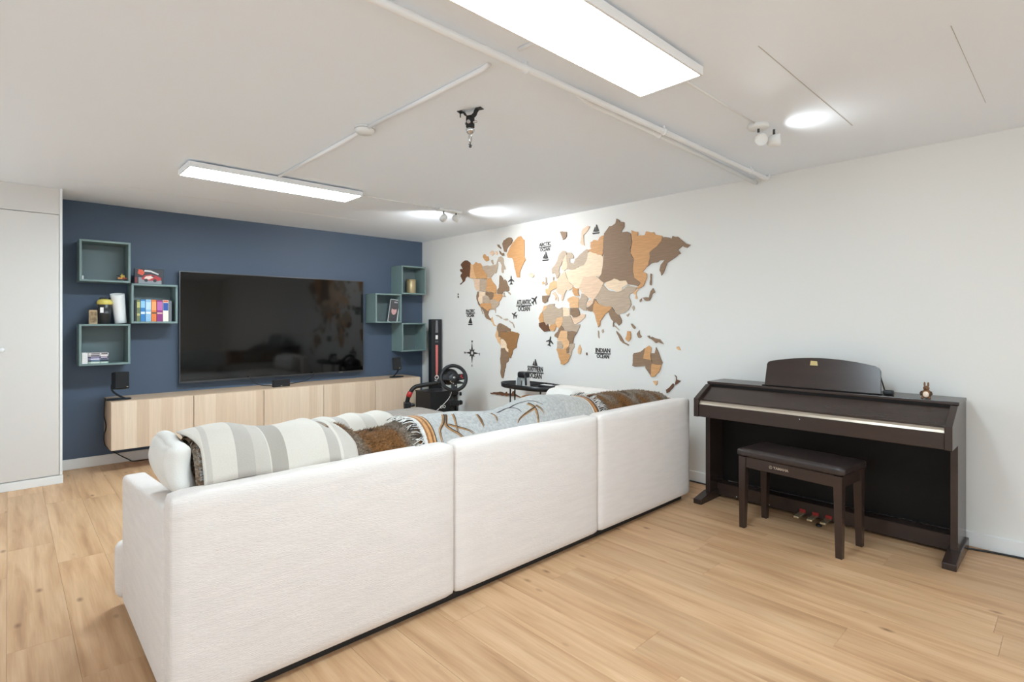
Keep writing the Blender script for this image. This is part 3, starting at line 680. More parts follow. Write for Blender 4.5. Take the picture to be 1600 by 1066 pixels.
# books in the middle-left cube
def book(x, w, h, d, z, col, label, band=None, y=5.655):
    t = thing('book', label, 'book', (x, y, z), 0, 'books in the left cube shelf')
    m = smat('book_cover', col, .5)
    c = MB().box((0, 0, 0), (w, .004, h), .001, 1).box((0, .004, 0), (.0022, d, h)).box((w - .0022, .004, 0), (w, d, h))
    obj('cover', c, m, t)
    obj('pages', MB().box((.0024, .005, .003), (w - .0024, d - .003, h - .003)), M_paper, t)
    if band:
        for (za, zb, c2) in band:
            obj('spine_print', MB().box((.002, -.0006, za), (w - .002, 0, zb)), smat('spine_ink', c2, .5), t)
zb = LB[1][1] + .0165
bk = [(.8035, .016, .185, '#1d1d22', 'black book at the left end of the cube shelf row', None),
      (.8205, .026, .190, '#6e7a52', 'olive green book second in the cube shelf row', [(.05, .07, '#c8bd7c'), (.12, .17, '#b9b76e')]),
      (.8485, .034, .192, '#2f79b8', 'mid blue book third in the cube shelf row', [(.065, .085, '#d6e4ee'), (.12, .18, '#8fc4e4')]),
      (.8855, .040, .194, '#8db8d8', 'pale blue book fourth in the cube shelf row', [(.068, .084, '#f0f0ec'), (.105, .17, '#b9d6ea')]),
      (.928, .038, .192, '#e07a3a', 'orange book fifth in the cube shelf row', [(.068, .082, '#5a4a30'), (.10, .175, '#f0a062')]),
      (.969, .044, .190, '#8b2f77', 'purple book sixth in the cube shelf row', [(.068, .080, '#d8b0a0'), (.10, .175, '#b765a6')]),
      (1.0155, .042, .192, '#f0ead8', 'thick cream and blue book with red top, seventh in the row', [(.098, .168, '#27509c'), (.172, .190, '#d2603e')]),
      (1.0585, .024, .188, '#6c6f74', 'plain grey book at the right end of the cube shelf row', None)]
for x, w, h, c, lb, band in bk: book(x, w, h, .14, zb, c, lb, band)
# fallen pamphlet in front of books
pm = obj('coin_dish', MB().lathe([(0, .001), (.03, .0015), (.036, .008), (.033, .008), (.028, .004), (0, .003)], (.835, 5.645, zb), 20, sy=.25), M_brass)
bpy.data.objects.remove(pm, do_unlink=True)
# disc cases
zc = LB[2][1] + .0165
cc = ['#9fb3a5', '#33414f', '#7d7f95', '#4a4560', '#b9b3b4', '#dcd3d2']
cl_ = ['greenish disc case at the bottom of the flat pile', 'dark slate disc case second from bottom of the pile', 'lilac grey disc case third from bottom of the pile',
       'dark violet disc case fourth from bottom of the pile', 'light grey disc case second from top of the pile', 'whitish disc case on top of the flat pile']
for i in range(6):
    t = thing('disc_case', cl_[i], 'disc case', (.487 + random.uniform(-.002, .003), 5.65, zc + i * .0146), 0, 'disc cases in the lower cube shelf')
    obj('cover', MB().box((0, 0, 0), (.135, .17, .0142), .0012, 1), smat('case_plastic', cc[i], .3), t)
    obj('spine_label', MB().box((.018, -.0007, .003), (.075, 0, .0115)), smat('case_print', ['#dfe8dc', '#6f8aa0', '#e4def0', '#8d86a8', '#56525c', '#5a5660'][i], .5), t)
    obj('spine_band', MB().box((.085, -.0007, .003), (.128, 0, .0115)), smat('case_print', ['#c9dcd0', '#20303f', '#4e4a66', '#c9b9c4', '#f3e9ea', '#4c4a50'][i], .5), t)
t = thing('white_case_block', 'stack of white cases standing left of the flat disc pile', 'box', (.446, 5.65, zc))
for i in range(5): obj('case', MB().box((0, 0, i * .0182), (.038, .16, i * .0182 + .0176), .001, 1), M_paper, t)
# things on the lower-left cube
zt = LB[2][1] + .346
t = thing('wood_block', 'small pale wooden block with burnt marks beside the black shaker', 'block', (.497, 5.70, zt))
obj('body', MB().box((0, 0, 0), (.056, .056, .118), .003, 2), smat('block_wood', '#b79d7c', .6, var=.3, vscale=22), t)
obj('printed_side', MB().box((.006, -.0008, .012), (.05, 0, .104)), smat('block_print', '#8f7757', .6, var=.55, vscale=40), t)
t = thing('shaker_bottle', 'black shaker bottle with yellow lid on top of the cube shelf', 'bottle', (.602, 5.71, zt))
obj('body', MB().lathe([(.036, 0), (.040, .004), (.047, .12), (.049, .172), (.047, .174), (0, .174)], seg=28), smat('smoky_plastic', '#2a2b2b', .3), t)
obj('lid', MB().lathe([(.052, .165), (.054, .17), (.054, .19), (.046, .205), (.03, .212), (0, .212)], seg=28), smat('yellow_lid', '#d9c766', .4), t)
obj('flip_cap', MB().box((-.035, -.016, .210), (.02, .016, .228), .006, 2).tube([(.032, -.0, .20), (.036, 0, .226)], .008), smat('shaker_black', '#222222', .4), t)
obj('printed_label', MB().lathe([(.0415, .04), (.0482, .13)], seg=28), smat('shaker_band', '#37383a', .4), t)
obj('white_sticker', MB().box((-.035, -.0475, .095), (-.012, -.036, .14)), M_paper, t)
t = thing('paper_roll', 'leaning roll of white paper behind the black shaker bottle', 'paper roll', (.715, 5.73, zt))
R_ = Matrix.Rotation(-.09, 3, 'Y')
def roll(u, v):
    q = -.5 + u * (2 * PI * 1.35); r = .036 + .010 * u + .012 * v * (1 if u < .5 else .7)
    return R_ @ Vector((r * math.cos(q), r * math.sin(q), .255 * v + .01 * math.sin(q) * v + .006))
obj('sheet', MB().sheet(roll, 48, 6, .0012), M_paper, t)
t = thing('toy_car_box', 'toy set box printed with a red and white race car', 'toy box', (.806, 5.675, LB[1][1] + .346), math.radians(-3))
obj('carton', MB().box((0, 0, 0), (.215, .06, .135), .0015, 1), smat('carton_black', '#17151a', .4), t)
def art(name, pts, col, k):
    obj(name, MB().prism(pts, (-.0003 - .0003 * k, .0), lambda a, b, q: (a, q, b)), smat('print_' + name, col, .5), t)
art('grey_ground', [(.03, .004), (.2, .004), (.2, .035), (.14, .05), (.03, .06)], '#8f9297', 1)
art('orange_flare', [(.024, .09), (.06, .075), (.075, .10), (.06, .125), (.03, .128)], '#d9573a', 1)
art('white_sweep', [(.07, .11), (.12, .108), (.175, .085), (.18, .095), (.12, .122), (.075, .125)], '#d8d6d4', 2)
art('car_body', [(.05, .05), (.075, .078), (.12, .088), (.16, .078), (.195, .06), (.198, .04), (.17, .03), (.1, .032), (.06, .038)], '#b3262b', 2)
art('car_white_panel', [(.07, .052), (.085, .07), (.12, .075), (.14, .06), (.11, .042), (.08, .043)], '#f0d5c8', 3)
art('car_window', [(.125, .078), (.15, .075), (.145, .064), (.128, .066)], '#22222a', 3)
for cx in (.085, .15): art('car_wheel', [(cx + .014 * math.cos(q), .034 + .014 * math.sin(q)) for q in [2 * PI * i / 14 for i in range(14)]], '#1b1a1c', 4)
art('side_red', [(.004, .01), (.02, .01), (.02, .06), (.004, .06)], '#7d2026', 1)
t = thing('brick_toy', 'small orange and yellow brick toy in the upper left cube shelf', 'toy', (.69, 5.70, LB[0][1] + .0165))
for nm, lo, hi, c in (('chassis', (0, 0, .008), (.066, .03, .018), '#23201e'), ('hood', (.004, .002, .018), (.036, .028, .032), '#e08a2a'), ('cab', (.022, .004, .032), (.052, .026, .052), '#caa52e'),
                      ('tail', (.040, .002, .018), (.064, .028, .032), '#c9502a'), ('wing', (-.004, .0, .044), (.016, .03, .050), '#1d1b1b'), ('mast', (.030, .012, .052), (.036, .018, .066), '#d9b93a')):
    obj(nm, MB().box(lo, hi, .0015, 1), smat('toy_' + nm, c, .35), t)
for x in (.012, .052):
    for y in (.0, .03): obj('wheel', MB().tube([(x, y - .004, .008), (x, y + .004, .008)], .008, 14), M_black, t)
t = thing('white_tag', 'tiny white plastic piece in the left corner of the upper cube', 'tag', (.449, 5.70, LB[0][1] + .0165))
obj('body', MB().box((0, 0, 0), (.012, .012, .034), .003, 2), M_white, t)
# right cubes
t = thing('gold_canister', 'pale gold canister standing in the upper right cube shelf', 'canister', (3.665, 5.74, RB[0][1] + .0165))
obj('body', MB().lathe([(.056, 0), (.058, .003), (.058, .155), (.056, .158)], seg=32), smat('gold_foil', '#b5a27c', .4, metal=.35), t)
obj('lid', MB().lathe([(.0595, .156), (.0595, .170), (.055, .173), (0, .173)], seg=32), smat('gold_lid', '#a8946c', .35, metal=.4), t)
t = thing('portrait_book', 'tall white book with a dark portrait cover in the right cube', 'book', (3.325, 5.72, RB[1][1] + .0165))
M = Matrix.Rotation(math.radians(9), 4, 'Y') @ Matrix.Rotation(math.radians(-22), 4, 'Z')
obj('pages', MB().box((.003, .003, .003), (.108, .046, .272), 0, 1, M), M_paper, t)
obj('cover', MB().box((0, 0, 0), (.11, .003, .275), 0, 1, M).box((.1075, .003, 0), (.1105, .046, .275), 0, 1, M).box((0, .046, 0), (.11, .049, .275), 0, 1, M), M_paper, t)
obj('cover_photo', MB().box((.003, -.0008, .004), (.103, 0, .27), 0, 1, M), smat('photo_black', '#17141a', .45), t)
def oval(cx, cz, rx, rz, y0, y1): return MB().prism([(cx + rx * math.cos(2 * PI * i / 20), cz + rz * math.sin(2 * PI * i / 20)) for i in range(20)], (y0, y1), lambda a, b, q: M @ Vector((a, q, b)))
obj('portrait_face', oval(.055, .14, .031, .05, -.0014, -.0008), smat('photo_skin', '#b98a86', .5), t)
obj('portrait_hair', oval(.055, .182, .036, .028, -.0019, -.0014), smat('photo_hair', '#2b1d1f', .5), t)
obj('portrait_text', MB().box((.045, -.0014, .235), (.085, -.0008, .25), 0, 1, M), smat('photo_print', '#8d8288', .5), t)
# ------------------------------------------------------------------ wooden world map
wm = thing('world_map', 'large layered wooden world map in brown tones on the white wall', 'wall map', (XW - .001, 3.6, 1.4))
for n, l in enumerate(MAP.split('\n')):
    w = l.split(); pts = [tuple(float(q) / 1000 for q in p.split(',')) for p in w[1:]]
    # finely wavering coast and border outline (the same wobble on both sides of a shared border)
    pp = []
    for i in range(len(pts)):
        p0, p1 = Vector(pts[i]), Vector(pts[(i + 1) % len(pts)]); k = max(1, int((p1 - p0).length / .022))
        for s_ in range(k):
            q_ = p0.lerp(p1, s_ / k); d_ = noise.noise_vector(Vector((q_.x * 38, q_.y * 38, 0))) * .0075
            pp.append((q_.x + d_.x, q_.y + d_.y))
    th = {'W': .007, 'B': .008, 'R': .0085, 'O': .0095, 'T': .0065, 'C': .0055, 'G': .0062, 'P': .0058}[w[0]] + (n % 7) * .00022
    cy = sum(p[0] for p in pp) / len(pp); cz = sum(p[1] for p in pp) / len(pp)
    mb = MB().prism([(a - cy, b - cz) for a, b in pp], (0, -th), lambda a, b, q: (q, a, b))
    obj('map_piece', mb, WOODS[w[0]][2], wm, (0, cy - 3.6, cz - 1.4), label=WOODS[w[0]][1] + ' wooden map piece')
# ornaments around the map
XO = XW - .0005
def sign(l1, l2, y, z, w, label):
    t = thing('ocean_sign', label, 'wall lettering', (XO, y, z), 0, 'ocean names around the wooden map')
    h = w * .27
    a = text('lettering', l1, h * 1.16, M_ply, facing_mx(-.002, 0, h * .56), .0018, t)
    b = text('lettering', l2, h * 1.16, M_ply, facing_mx(-.002, -.006, -h * .56), .0018, t)
    for o, ww in ((a, w * .93), (b, w * .78)):
        ys = [v.co.y for v in o.data.vertices]; s = ww / (max(ys) - min(ys)); c = (max(ys) + min(ys)) / 2
        for v in o.data.vertices: v.co.y = (v.co.y - c) * s
    obj('bar', MB().box((-.004, -w / 2, -h * .085), (0, w / 2, h * .085)), M_ply, t)
sign('ARCTIC', 'OCEAN', 3.697, 2.003, .170, 'small dark ARCTIC OCEAN lettering above the map')
sign('ATLANTIC', 'OCEAN', 4.0, 1.421, .225, 'small dark ATLANTIC OCEAN lettering between the Americas and Africa')
sign('PACIFIC', 'OCEAN', 4.886, 1.351, .170, 'small dark PACIFIC OCEAN lettering at the left of the map')
sign('INDIAN', 'OCEAN', 2.980, .966, .175, 'small dark INDIAN OCEAN lettering below the map of India')
sign('SOUTHERN', 'OCEAN', 3.835, .735, .235, 'small dark SOUTHERN OCEAN lettering just above the black table')
def orn(name, label, cat, y, z, polys, s, ang, grp):
    t = MB(); ca, sa = math.cos(ang), math.sin(ang)
    for p in polys:
        q = [(s * (a * ca - b * sa), s * (a * sa + b * ca)) for a, b in p]
        t.prism(q, (-.004, 0), lambda a, b, d: (d, -a, b))
    return tag(obj(name, t, M_ply, None, (XO, y, z)), label, cat, grp)
PLANE = [[(-.08, -.5), (.08, -.5), (.08, .35), (0, .5), (-.08, .35)], [(-.08, .12), (-.48, -.12), (-.48, -.22), (-.08, -.08)], [(.08, .12), (.48, -.12), (.48, -.22), (.08, -.08)], [(-.08, -.34), (-.25, -.46), (-.25, -.52), (-.08, -.46)], [(.08, -.34), (.25, -.46), (.25, -.52), (.08, -.46)]]
g = 'little aeroplanes around the map'
orn('plane_ornament', 'dark aeroplane silhouette pointing up beside Greenland', 'wall ornament', 4.192, 1.70, PLANE, .095, 0, g)
orn('plane_ornament', 'dark aeroplane silhouette above the ATLANTIC OCEAN lettering', 'wall ornament', 3.841, 1.478, PLANE, .098, -.75, g)
orn('plane_ornament', 'dark aeroplane silhouette below the ATLANTIC OCEAN lettering', 'wall ornament', 4.145, 1.327, PLANE, .085, 1.1, g)
orn('plane_ornament', 'dark aeroplane silhouette left of southern Africa', 'wall ornament', 3.629, 1.063, PLANE, .10, -.25, g)
BOAT = [[(-.42, -.5), (.38, -.5), (.5, -.36), (-.5, -.32)], [(-.02, -.28), (.42, -.26), (.1, .5), (0, .5)], [(-.06, -.26), (-.4, -.2), (-.12, .3)]]
g = 'little sailing boats around the map'
orn('boat_ornament', 'dark sailing boat silhouette below the ARCTIC OCEAN lettering', 'wall ornament', 3.69, 1.908, BOAT, .092, 0, g)
orn('boat_ornament', 'dark sailing boat silhouette north of Russia, topmost of the boats', 'wall ornament', 3.056, 2.099, BOAT, .085, 0, g)
orn('boat_ornament', 'dark sailing boat silhouette below the PACIFIC OCEAN lettering', 'wall ornament', 4.888, 1.258, BOAT, .085, 0, g)
orn('boat_ornament', 'dark sailing boat silhouette above the SOUTHERN OCEAN lettering', 'wall ornament', 3.837, .828, BOAT, .09, 0, g)
orn('island_ornament', 'tiny dark island silhouette at the far left of the map', 'wall ornament', 5.117, 1.567, [[(-.2, -.5), (.25, -.45), (.1, -.1), (-.15, .05)], [(-.1, .1), (.2, .2), (.05, .5), (-.2, .4)]], .055, 0, None)
t = thing('compass_rose', 'dark star-shaped compass rose left of South America', 'wall ornament', (XO, 4.856, .893))
st = MB()
for k in range(8):
    q = k * PI / 4; r = .115 if k % 2 == 0 else .062; b = .022
    p = [(.018 * math.cos(q), .018 * math.sin(q)), (b * 1.5 * math.cos(q - .5), b * 1.5 * math.sin(q - .5)), (r * math.cos(q), r * math.sin(q)), (b * 1.5 * math.cos(q + .5), b * 1.5 * math.sin(q + .5))]
    st.prism(p, (-.004 - .0002 * (k % 2), 0), lambda a, b2, d: (d, -a, b2))
obj('star', st, M_ply, t)
for s, a, b in (('N', 0, .140), ('S', 0, -.140), ('W', -.132, .004), ('E', .132, -.002)):
    text('lettering', s, .034, M_ply, facing_mx(-.002, -a, b - .008), .0018, t)

# ------------------------------------------------------------------ corner by the map: boxes and racing-wheel stand
t = thing('black_chest', 'black floor-standing box at the end of the media bench', 'box', (3.515, 5.10, 0))
obj('body', MB().box((0, 0, .012), (.385, .31, .432), .006, 2), M_black, t)
obj('lid', MB().box((-.004, -.004, .432), (.389, .314, .447), .004, 2), M_black, t)
for x in (.02, .335):
    for y in (.02, .27): obj('foot', MB().box((x, y, 0), (x + .03, y + .03, .012)), M_foot, t)
text('lettering', 'OO', .05, M_paper, facing_my(.17, -.0005, .265), .0004, t)
t = thing('tall_carton', 'tall narrow black carton with a red stripe standing in the corner', 'carton', (3.772, 5.452, 0), math.radians(-12))
M_carton = smat('carton_black_print', '#1b1a1d', .35)
obj('body', MB().box((0, 0, 0), (.135, .10, 1.285), .003, 1), M_carton, t)
def cart(name, pts, col, k): obj(name, MB().prism(pts, (-.0004 * k, 0), lambda a, b, q: (a, q, b)), smat('carton_' + name, col, .5), t)
cart('red_stripe', [(.052, .97), (.083, .97), (.083, .66), (.078, .60), (.070, .575), (.062, .58), (.054, .64)], '#d9746c', 1)
cart('white_grip', [(.052, 1.04), (.082, 1.04), (.082, 1.09), (.052, 1.09)], '#e6e2de', 1)
cart('grey_grip', [(.05, 1.12), (.085, 1.12), (.08, 1.27), (.055, 1.27)], '#77777a', 1)
cart('grip_ring', [(.046, 1.0), (.088, 1.0), (.088, 1.022), (.046, 1.022)], '#55565a', 1)
cart('dark_border', [(.118, .02), (.132, .02), (.132, 1.27), (.118, 1.27)], '#26262b', 1)
text('lettering', 'VO', .075, M_paper, facing_my(.07, -.0006, .55) @ Matrix.Rotation(PI / 2, 4, 'Z'), .0003, t)

rg = thing('wheel_stand', 'black racing wheel stand with steering wheel beside the map wall', 'game controller', (3.47, 4.62, 0), math.radians(-24))
obj('base_bar', MB().box((-.56, .10, .012), (.18, .15, .052), .006, 2), M_blackm, rg)
obj('base_bar', MB().box((-.02, -.36, .012), (.03, .40, .052), .006, 2), M_blackm, rg)
for x, y in ((-.54, .125), (.16, .125), (.005, -.34), (.005, .38)): obj('rubber_foot', MB().lathe([(.02, 0), (.024, .006), (.02, .013)], (x, y, 0), 16), M_foot, rg)
obj('post', MB().tube([(.01, .13, .05), (.02, .11, .32), (.03, .10, .56)], .026, 14), M_blackm, rg)
obj('inner_post', MB().tube([(.075, .13, .05), (.065, .12, .30), (.045, .10, .50)], .019, 12), M_black, rg)
obj('clamp', MB().box((-.02, .06, .34), (.09, .17, .40), .012, 2).box((-.012, .05, .46), (.075, .15, .52), .012, 2), M_black, rg)
obj('clamp_knob', MB().lathe([(.026, 0), (.028, .012), (.02, .03), (0, .032)], (.10, .11, .37), 10, Matrix.Rotation(PI / 2, 3, 'Y')).lathe([(.02, 0), (.02, .02), (0, .022)], (.09, .07, .47), 10, Matrix.Rotation(PI / 2, 3, 'Y')), M_black, rg)
arm = smooth_path([(-.515, .15, .05), (-.485, .15, .28), (-.455, .14, .44), (-.43, .14, .50), (-.395, .14, .545), (-.33, .135, .568), (-.12, .12, .592), (.03, .10, .60)], 6)
obj('bent_tube', MB().tube(arm, .023, 14), M_blackm, rg)
obj('red_ring', MB().tube([(-.452, .14, .455), (-.428, .14, .505)], .0275, 16), M_redp, rg)
obj('tube_clamp', MB().box((-.50, .10, .33), (-.43, .18, .40), .01, 2).lathe([(.018, 0), (.02, .03), (.014, .05), (0, .05)], (-.44, .10, .37), 12, Matrix.Rotation(PI / 2, 3, 'Y')).box((-.54, .09, .26), (-.43, .19, .31), .015, 2), M_black, rg)
obj('mount_plate', MB().box((-.15, .02, .585), (.12, .20, .60), .004, 1), M_blackm, rg)
obj('motor_housing', MB().lathe([(.055, -.02), (.085, .0), (.09, .10), (.075, .14), (0, .145)], (-.02, .02, .665), 24, Matrix.Rotation(-PI / 2 - .1, 3, 'X')).box((-.12, .04, .60), (.08, .18, .64), .01, 2), M_black, rg)
Mw = Matrix.Translation((0, -.035, .655)) @ Matrix.Rotation(math.radians(72), 4, 'X')
sw = obj('steering_wheel', MB().tube([Mw @ Vector((.135 * math.cos(2 * PI * k / 40), .135 * math.sin(2 * PI * k / 40) * (1 if math.sin(2 * PI * k / 40) > -.75 else .97), 0)) for k in range(40)], .0195, 12, closed=True), smat('wheel_leather', '#1c1c1e', .55, bump=.2, bscale=300), rg)
hub = MB().lathe([(.058, -.02), (.061, 0), (.056, .018), (.02, .026), (0, .026)], seg=28)
hub.v = [tuple(Mw @ Vector(v)) for v in hub.v]
for ang in (0.12, PI - .12, -PI / 2):
    R2 = Mw @ Matrix.Rotation(ang, 4, 'Z')
    hub.box((.03, -.032, -.008), (.128, .032, .008), .004, 1, R2)
obj('hub', hub, M_black, sw)
obj('emblem', MB().lathe([(.014, .026), (.014, .028), (0, .029)], (0, 0, 0), 20), M_chrome, sw).data.transform(Mw)
rb = MB()
for a, b in ((.078, .012), (.092, .0), (.085, .025)): rb.lathe([(.008, .006), (.008, .011), (0, .012)], (a, b, 0), 12)
obj('red_button', rb, M_redp, sw).data.transform(Mw)
wb = MB()
for a, b in ((-.03, -.05), (-.012, -.06), (.012, -.085), (-.04, -.038)): wb.lathe([(.006, .006), (.006, .020), (0, .021)], (a, b, 0), 10)
obj('silver_button', wb, M_silver, sw).data.transform(Mw)
obj('paddle', MB().box((-.09, -.01, -.035), (-.03, .05, -.03), .002, 1).box((.03, -.01, -.035), (.09, .05, -.03), .002, 1), M_grey, sw).data.transform(Mw)
obj('white_lead', MB().tube(smooth_path([(-.02, .10, .60), (.0, .06, .52), (-.03, .04, .44), (-.10, .05, .36), (-.16, .08, .30)]), .0028, 8), M_white, rg)
pd = obj('pedal_base', MB().box((-.2, .24, .052), (.2, .42, .085), .008, 2), M_black, rg)
for x in (-.12, 0, .12): obj('pedal', MB().box((x - .028, .30, .09), (x + .028, .31, .20), .004, 1, None), M_grey, pd)

# ------------------------------------------------------------------ black tray table and what stands on it
t = thing('tray_table', 'black oval tray table on thin legs before the map wall', 'table', (3.67, 3.65, 0))
def ell(rx, ry, z, n=48, c=2.4):
    out = []
    for k in range(n):
        q = 2 * PI * k / n; e = 2 / c
        out.append((rx * math.copysign(abs(math.cos(q)) ** e, math.cos(q)), ry * math.copysign(abs(math.sin(q)) ** e, math.sin(q)), z))
    return out
tr = MB(); rings = [ell(.165, .335, .612), ell(.178, .350, .618), ell(.182, .355, .655), ell(.178, .351, .657), ell(.172, .344, .628), ell(.165, .336, .624)]
vs = [p for r in rings for p in r]; fs = []
for i in range(len(rings) - 1):
    for k in range(48): fs.append((i * 48 + k, i * 48 + (k + 1) % 48, (i + 1) * 48 + (k + 1) % 48, (i + 1) * 48 + k))
tr.add(vs, fs, True); tr.add(rings[0], [tuple(range(48))[::-1]]); tr.add(rings[-1], [tuple(range(48))])
obj('tray', tr, smat('black_tray', '#1d1d1e', .3), t)
for x, y in ((-.07, .21), (.03, .25), (-.07, -.20), (.10, -.22)):
    obj('leg', MB().tube([(x, y, 0), (x, y, .614)], .0075, 10), M_blackm, t)
obj('leg_ring', MB().tube([(x * .62, y * .72, .045) for x, y, _ in ell(.17, .34, 0, 32)], .006, 8, closed=True), M_blackm, t)
t = thing('white_stand', 'small white stand carrying a black visor on the tray table', 'stand', (3.655, 3.735, .624))
st = smooth_path([(0, .075, .0), (0, .07, .06), (0, .05, .112), (0, 0, .125), (0, -.05, .108), (0, -.058, .06), (0, -.066, .0)], 5)
pr = [(p.y, p.z) for p in st] + [(p.y * .86, p.z - .010 if p.z > .02 else 0) for p in st[::-1]]
obj('arch', MB().prism(pr, (-.03, .03), lambda a, b, q: (q, a, b)), M_white, t)
obj('back_plate', MB().box((.032, -.05, .0), (.038, .05, .118), .003, 1), M_white, t)
obj('visor', MB().puff((-.038, -.066, .085), (.036, .052, .145), .02, n=6), M_black, t)
obj('side_strap', MB().tube(smooth_path([(-.03, -.055, .11), (-.035, -.07, .08), (-.034, -.072, .02)]), [.010] * 17, 10), M_black, t)
t = thing('game_controller', 'dark controller with white trim lying on the tray table', 'controller', (3.70, 3.45, .625))
obj('body', MB().puff((-.05, -.10, .004), (.05, .09, .034), .014, n=6), M_black, t)
obj('trim', MB().box((-.03, -.06, .0335), (.02, .07, .0365), .001, 1), M_white, t)
obj('thumb_stick', MB().lathe([(.008, .034), (.008, .046), (.012, .048), (0, .05)], (.03, -.04, 0), 14).lathe([(.008, .034), (.008, .046), (.012, .048), (0, .05)], (.03, .05, 0), 14), M_black, t)

# ------------------------------------------------------------------ sofa
sf = thing('sectional_sofa', 'large white linen corner sofa seen from behind', 'sofa', (.36, 1.905, 0))
ox, oy = .36, 1.905
def P(lo, hi): return (lo[0] - ox, lo[1] - oy, lo[2]), (hi[0] - ox, hi[1] - oy, hi[2])
for xa, xb in ((.362, 1.4465), (1.4495, 2.4745), (2.4775, 3.520)):
    lo, hi = P((xa, 1.905, .040), (xb, 2.012, .712))
    obj('back_panel', MB().puff(lo, hi, .024, (0, .006, .004), 18), M_sofa, sf)
arm = MB().prism([(.112, .04), (.945, .04), (.945, .575), (.93, .592), (.5, .625), (.112, .664)], (0, .088), lambda a, b, q: (q, a, b), .018, 3)
ar = obj('arm', arm, M_sofa, sf); 
for p in ar.data.polygons: p.use_smooth = True
for xa, xb in ((.352, 1.446), (1.450, 2.474), (2.478, 3.405)):
    lo, hi = P((xa + (.095 if xa < .4 else 0), 2.016, .052), (xb, 2.93, .285)); obj('seat_base', MB().puff(lo, hi, .03, (0, .01, 0), 10), M_sofa, sf)
    lo, hi = P((xa + (.10 if xa < .4 else 0), 2.02, .29), (xb, 2.90, .455)); obj('seat_cushion', MB().puff(lo, hi, .05, (0, .015, .02), 10), M_sofa, sf)
lo, hi = P((.345, 2.86, .042), (.445, 2.945, .285)); obj('front_rail', MB().puff(lo, hi, .03, (.004, .006, 0), 8), M_sofa, sf)
lo, hi = P((3.41, 2.016, .052), (3.518, 3.12, .712)); obj('back_panel', MB().puff(lo, hi, .03, (0, 0, .004), 14), M_sofa, sf)
lo, hi = P((2.5, 2.96, .052), (3.405, 3.12, .285)); obj('seat_base', MB().puff(lo, hi, .03, (0, .01, 0), 8), M_sofa, sf)
lo, hi = P((2.5, 2.94, .29), (3.405, 3.12, .455)); obj('seat_cushion', MB().puff(lo, hi, .05, (0, .01, .01), 8), M_sofa, sf)
for x, y in ((.42, 2.83), (1.4, 2.83), (2.5, 2.83), (3.44, 3.06), (2.56, 3.06)):
    obj('foot', MB().lathe([(.018, 0), (.022, .05), (.022, .056)], (x - ox, y - oy, 0), 14), M_foot, sf)
obj('plinth', MB().box((.05, .045, .001), (3.11, .14, .0415)).box((.05, .14, .001), (.085, .90, .0415)).box((2.16, .14, .001), (3.11, 1.18, .0415)), M_foot, sf)
obj('underside', MB().box((.08, .14, .044), (2.16, .98, .0512)), M_foot, sf)

# profile of the blanket-covered cushions along the back
HT = [(.36, .80), (.44, .855), (.60, .866), (.77, .838), (.91, .862), (1.0, .83), (1.09, .775), (1.22, .782), (1.36, .808), (1.56, .80), (1.9, .775), (2.19, .826), (2.41, .815), (2.55, .79), (2.9, .79), (3.2, .778), (3.40, .75), (3.46, .72), (3.50, .66)]
def roll_pt(x, v, off=0, wr=1):
    H = interp(HT, x); th = math.radians(20 + v * 175); e = .8
    off += wr * .004 * noise.noise(Vector((x * 6, v * 5, 1.3)))
    c, s = math.cos(th), math.sin(th)
    return Vector((x, 2.14 - (.165 + off) * math.copysign(abs(c) ** e, c), .60 + (H - .60 + off) * math.copysign(abs(s) ** e, s)))
lb = ['first white back cushion under the striped throw', 'middle white back cushion under the printed blanket', 'last white back cushion under the fur throw at the right']
for i, (xa, xb, top) in enumerate(((.485, 1.42, .735), (1.44, 2.46, .74), (2.48, 3.39, .72))):
    tag(obj('back_cushion', MB().puff((0, -.105, 0), (xb - xa, .105, top - .462), .075, (0, .01, .0), 10), M_cushion, None, (xa, 2.135, .462)), lb[i], 'cushion', 'sofa back cushions')
# loose pillow at the arm
def pil(q):
    x, y, z = q
    k = max(0, min(1, (z - .66) / .12)); k = k * k * (3 - 2 * k)
    return (x - .022 * k + .010 * noise.noise(Vector((y * 9, z * 9, 0))), y + .02 * noise.noise(Vector((x * 9, z * 7, 4))), z + .010 * noise.noise(Vector((x * 10, y * 10, 2))) - .10 * max(0, (x - .47)) * 2 * k)
tag(obj('throw_pillow', MB().puff((.400, 2.02, .668), (.468, 2.36, .848), .034, (.010, .0, .008), 16, 0, pil), M_cushion), 'plump white pillow wedged against the sloping sofa arm', 'cushion')
# right-hand cushions along the return
for i, (ya, yb) in enumerate(((2.36, 2.72), (2.74, 3.08))):
    tag(obj('return_cushion', MB().puff((3.24, ya, .472), (3.405, yb, .70), .06, (.02, 0, .01), 8), M_cushion), ['white cushion on the return nearest the fur throw', 'white cushion at the far end of the sofa return'][i], 'cushion', 'cushions on the sofa return')

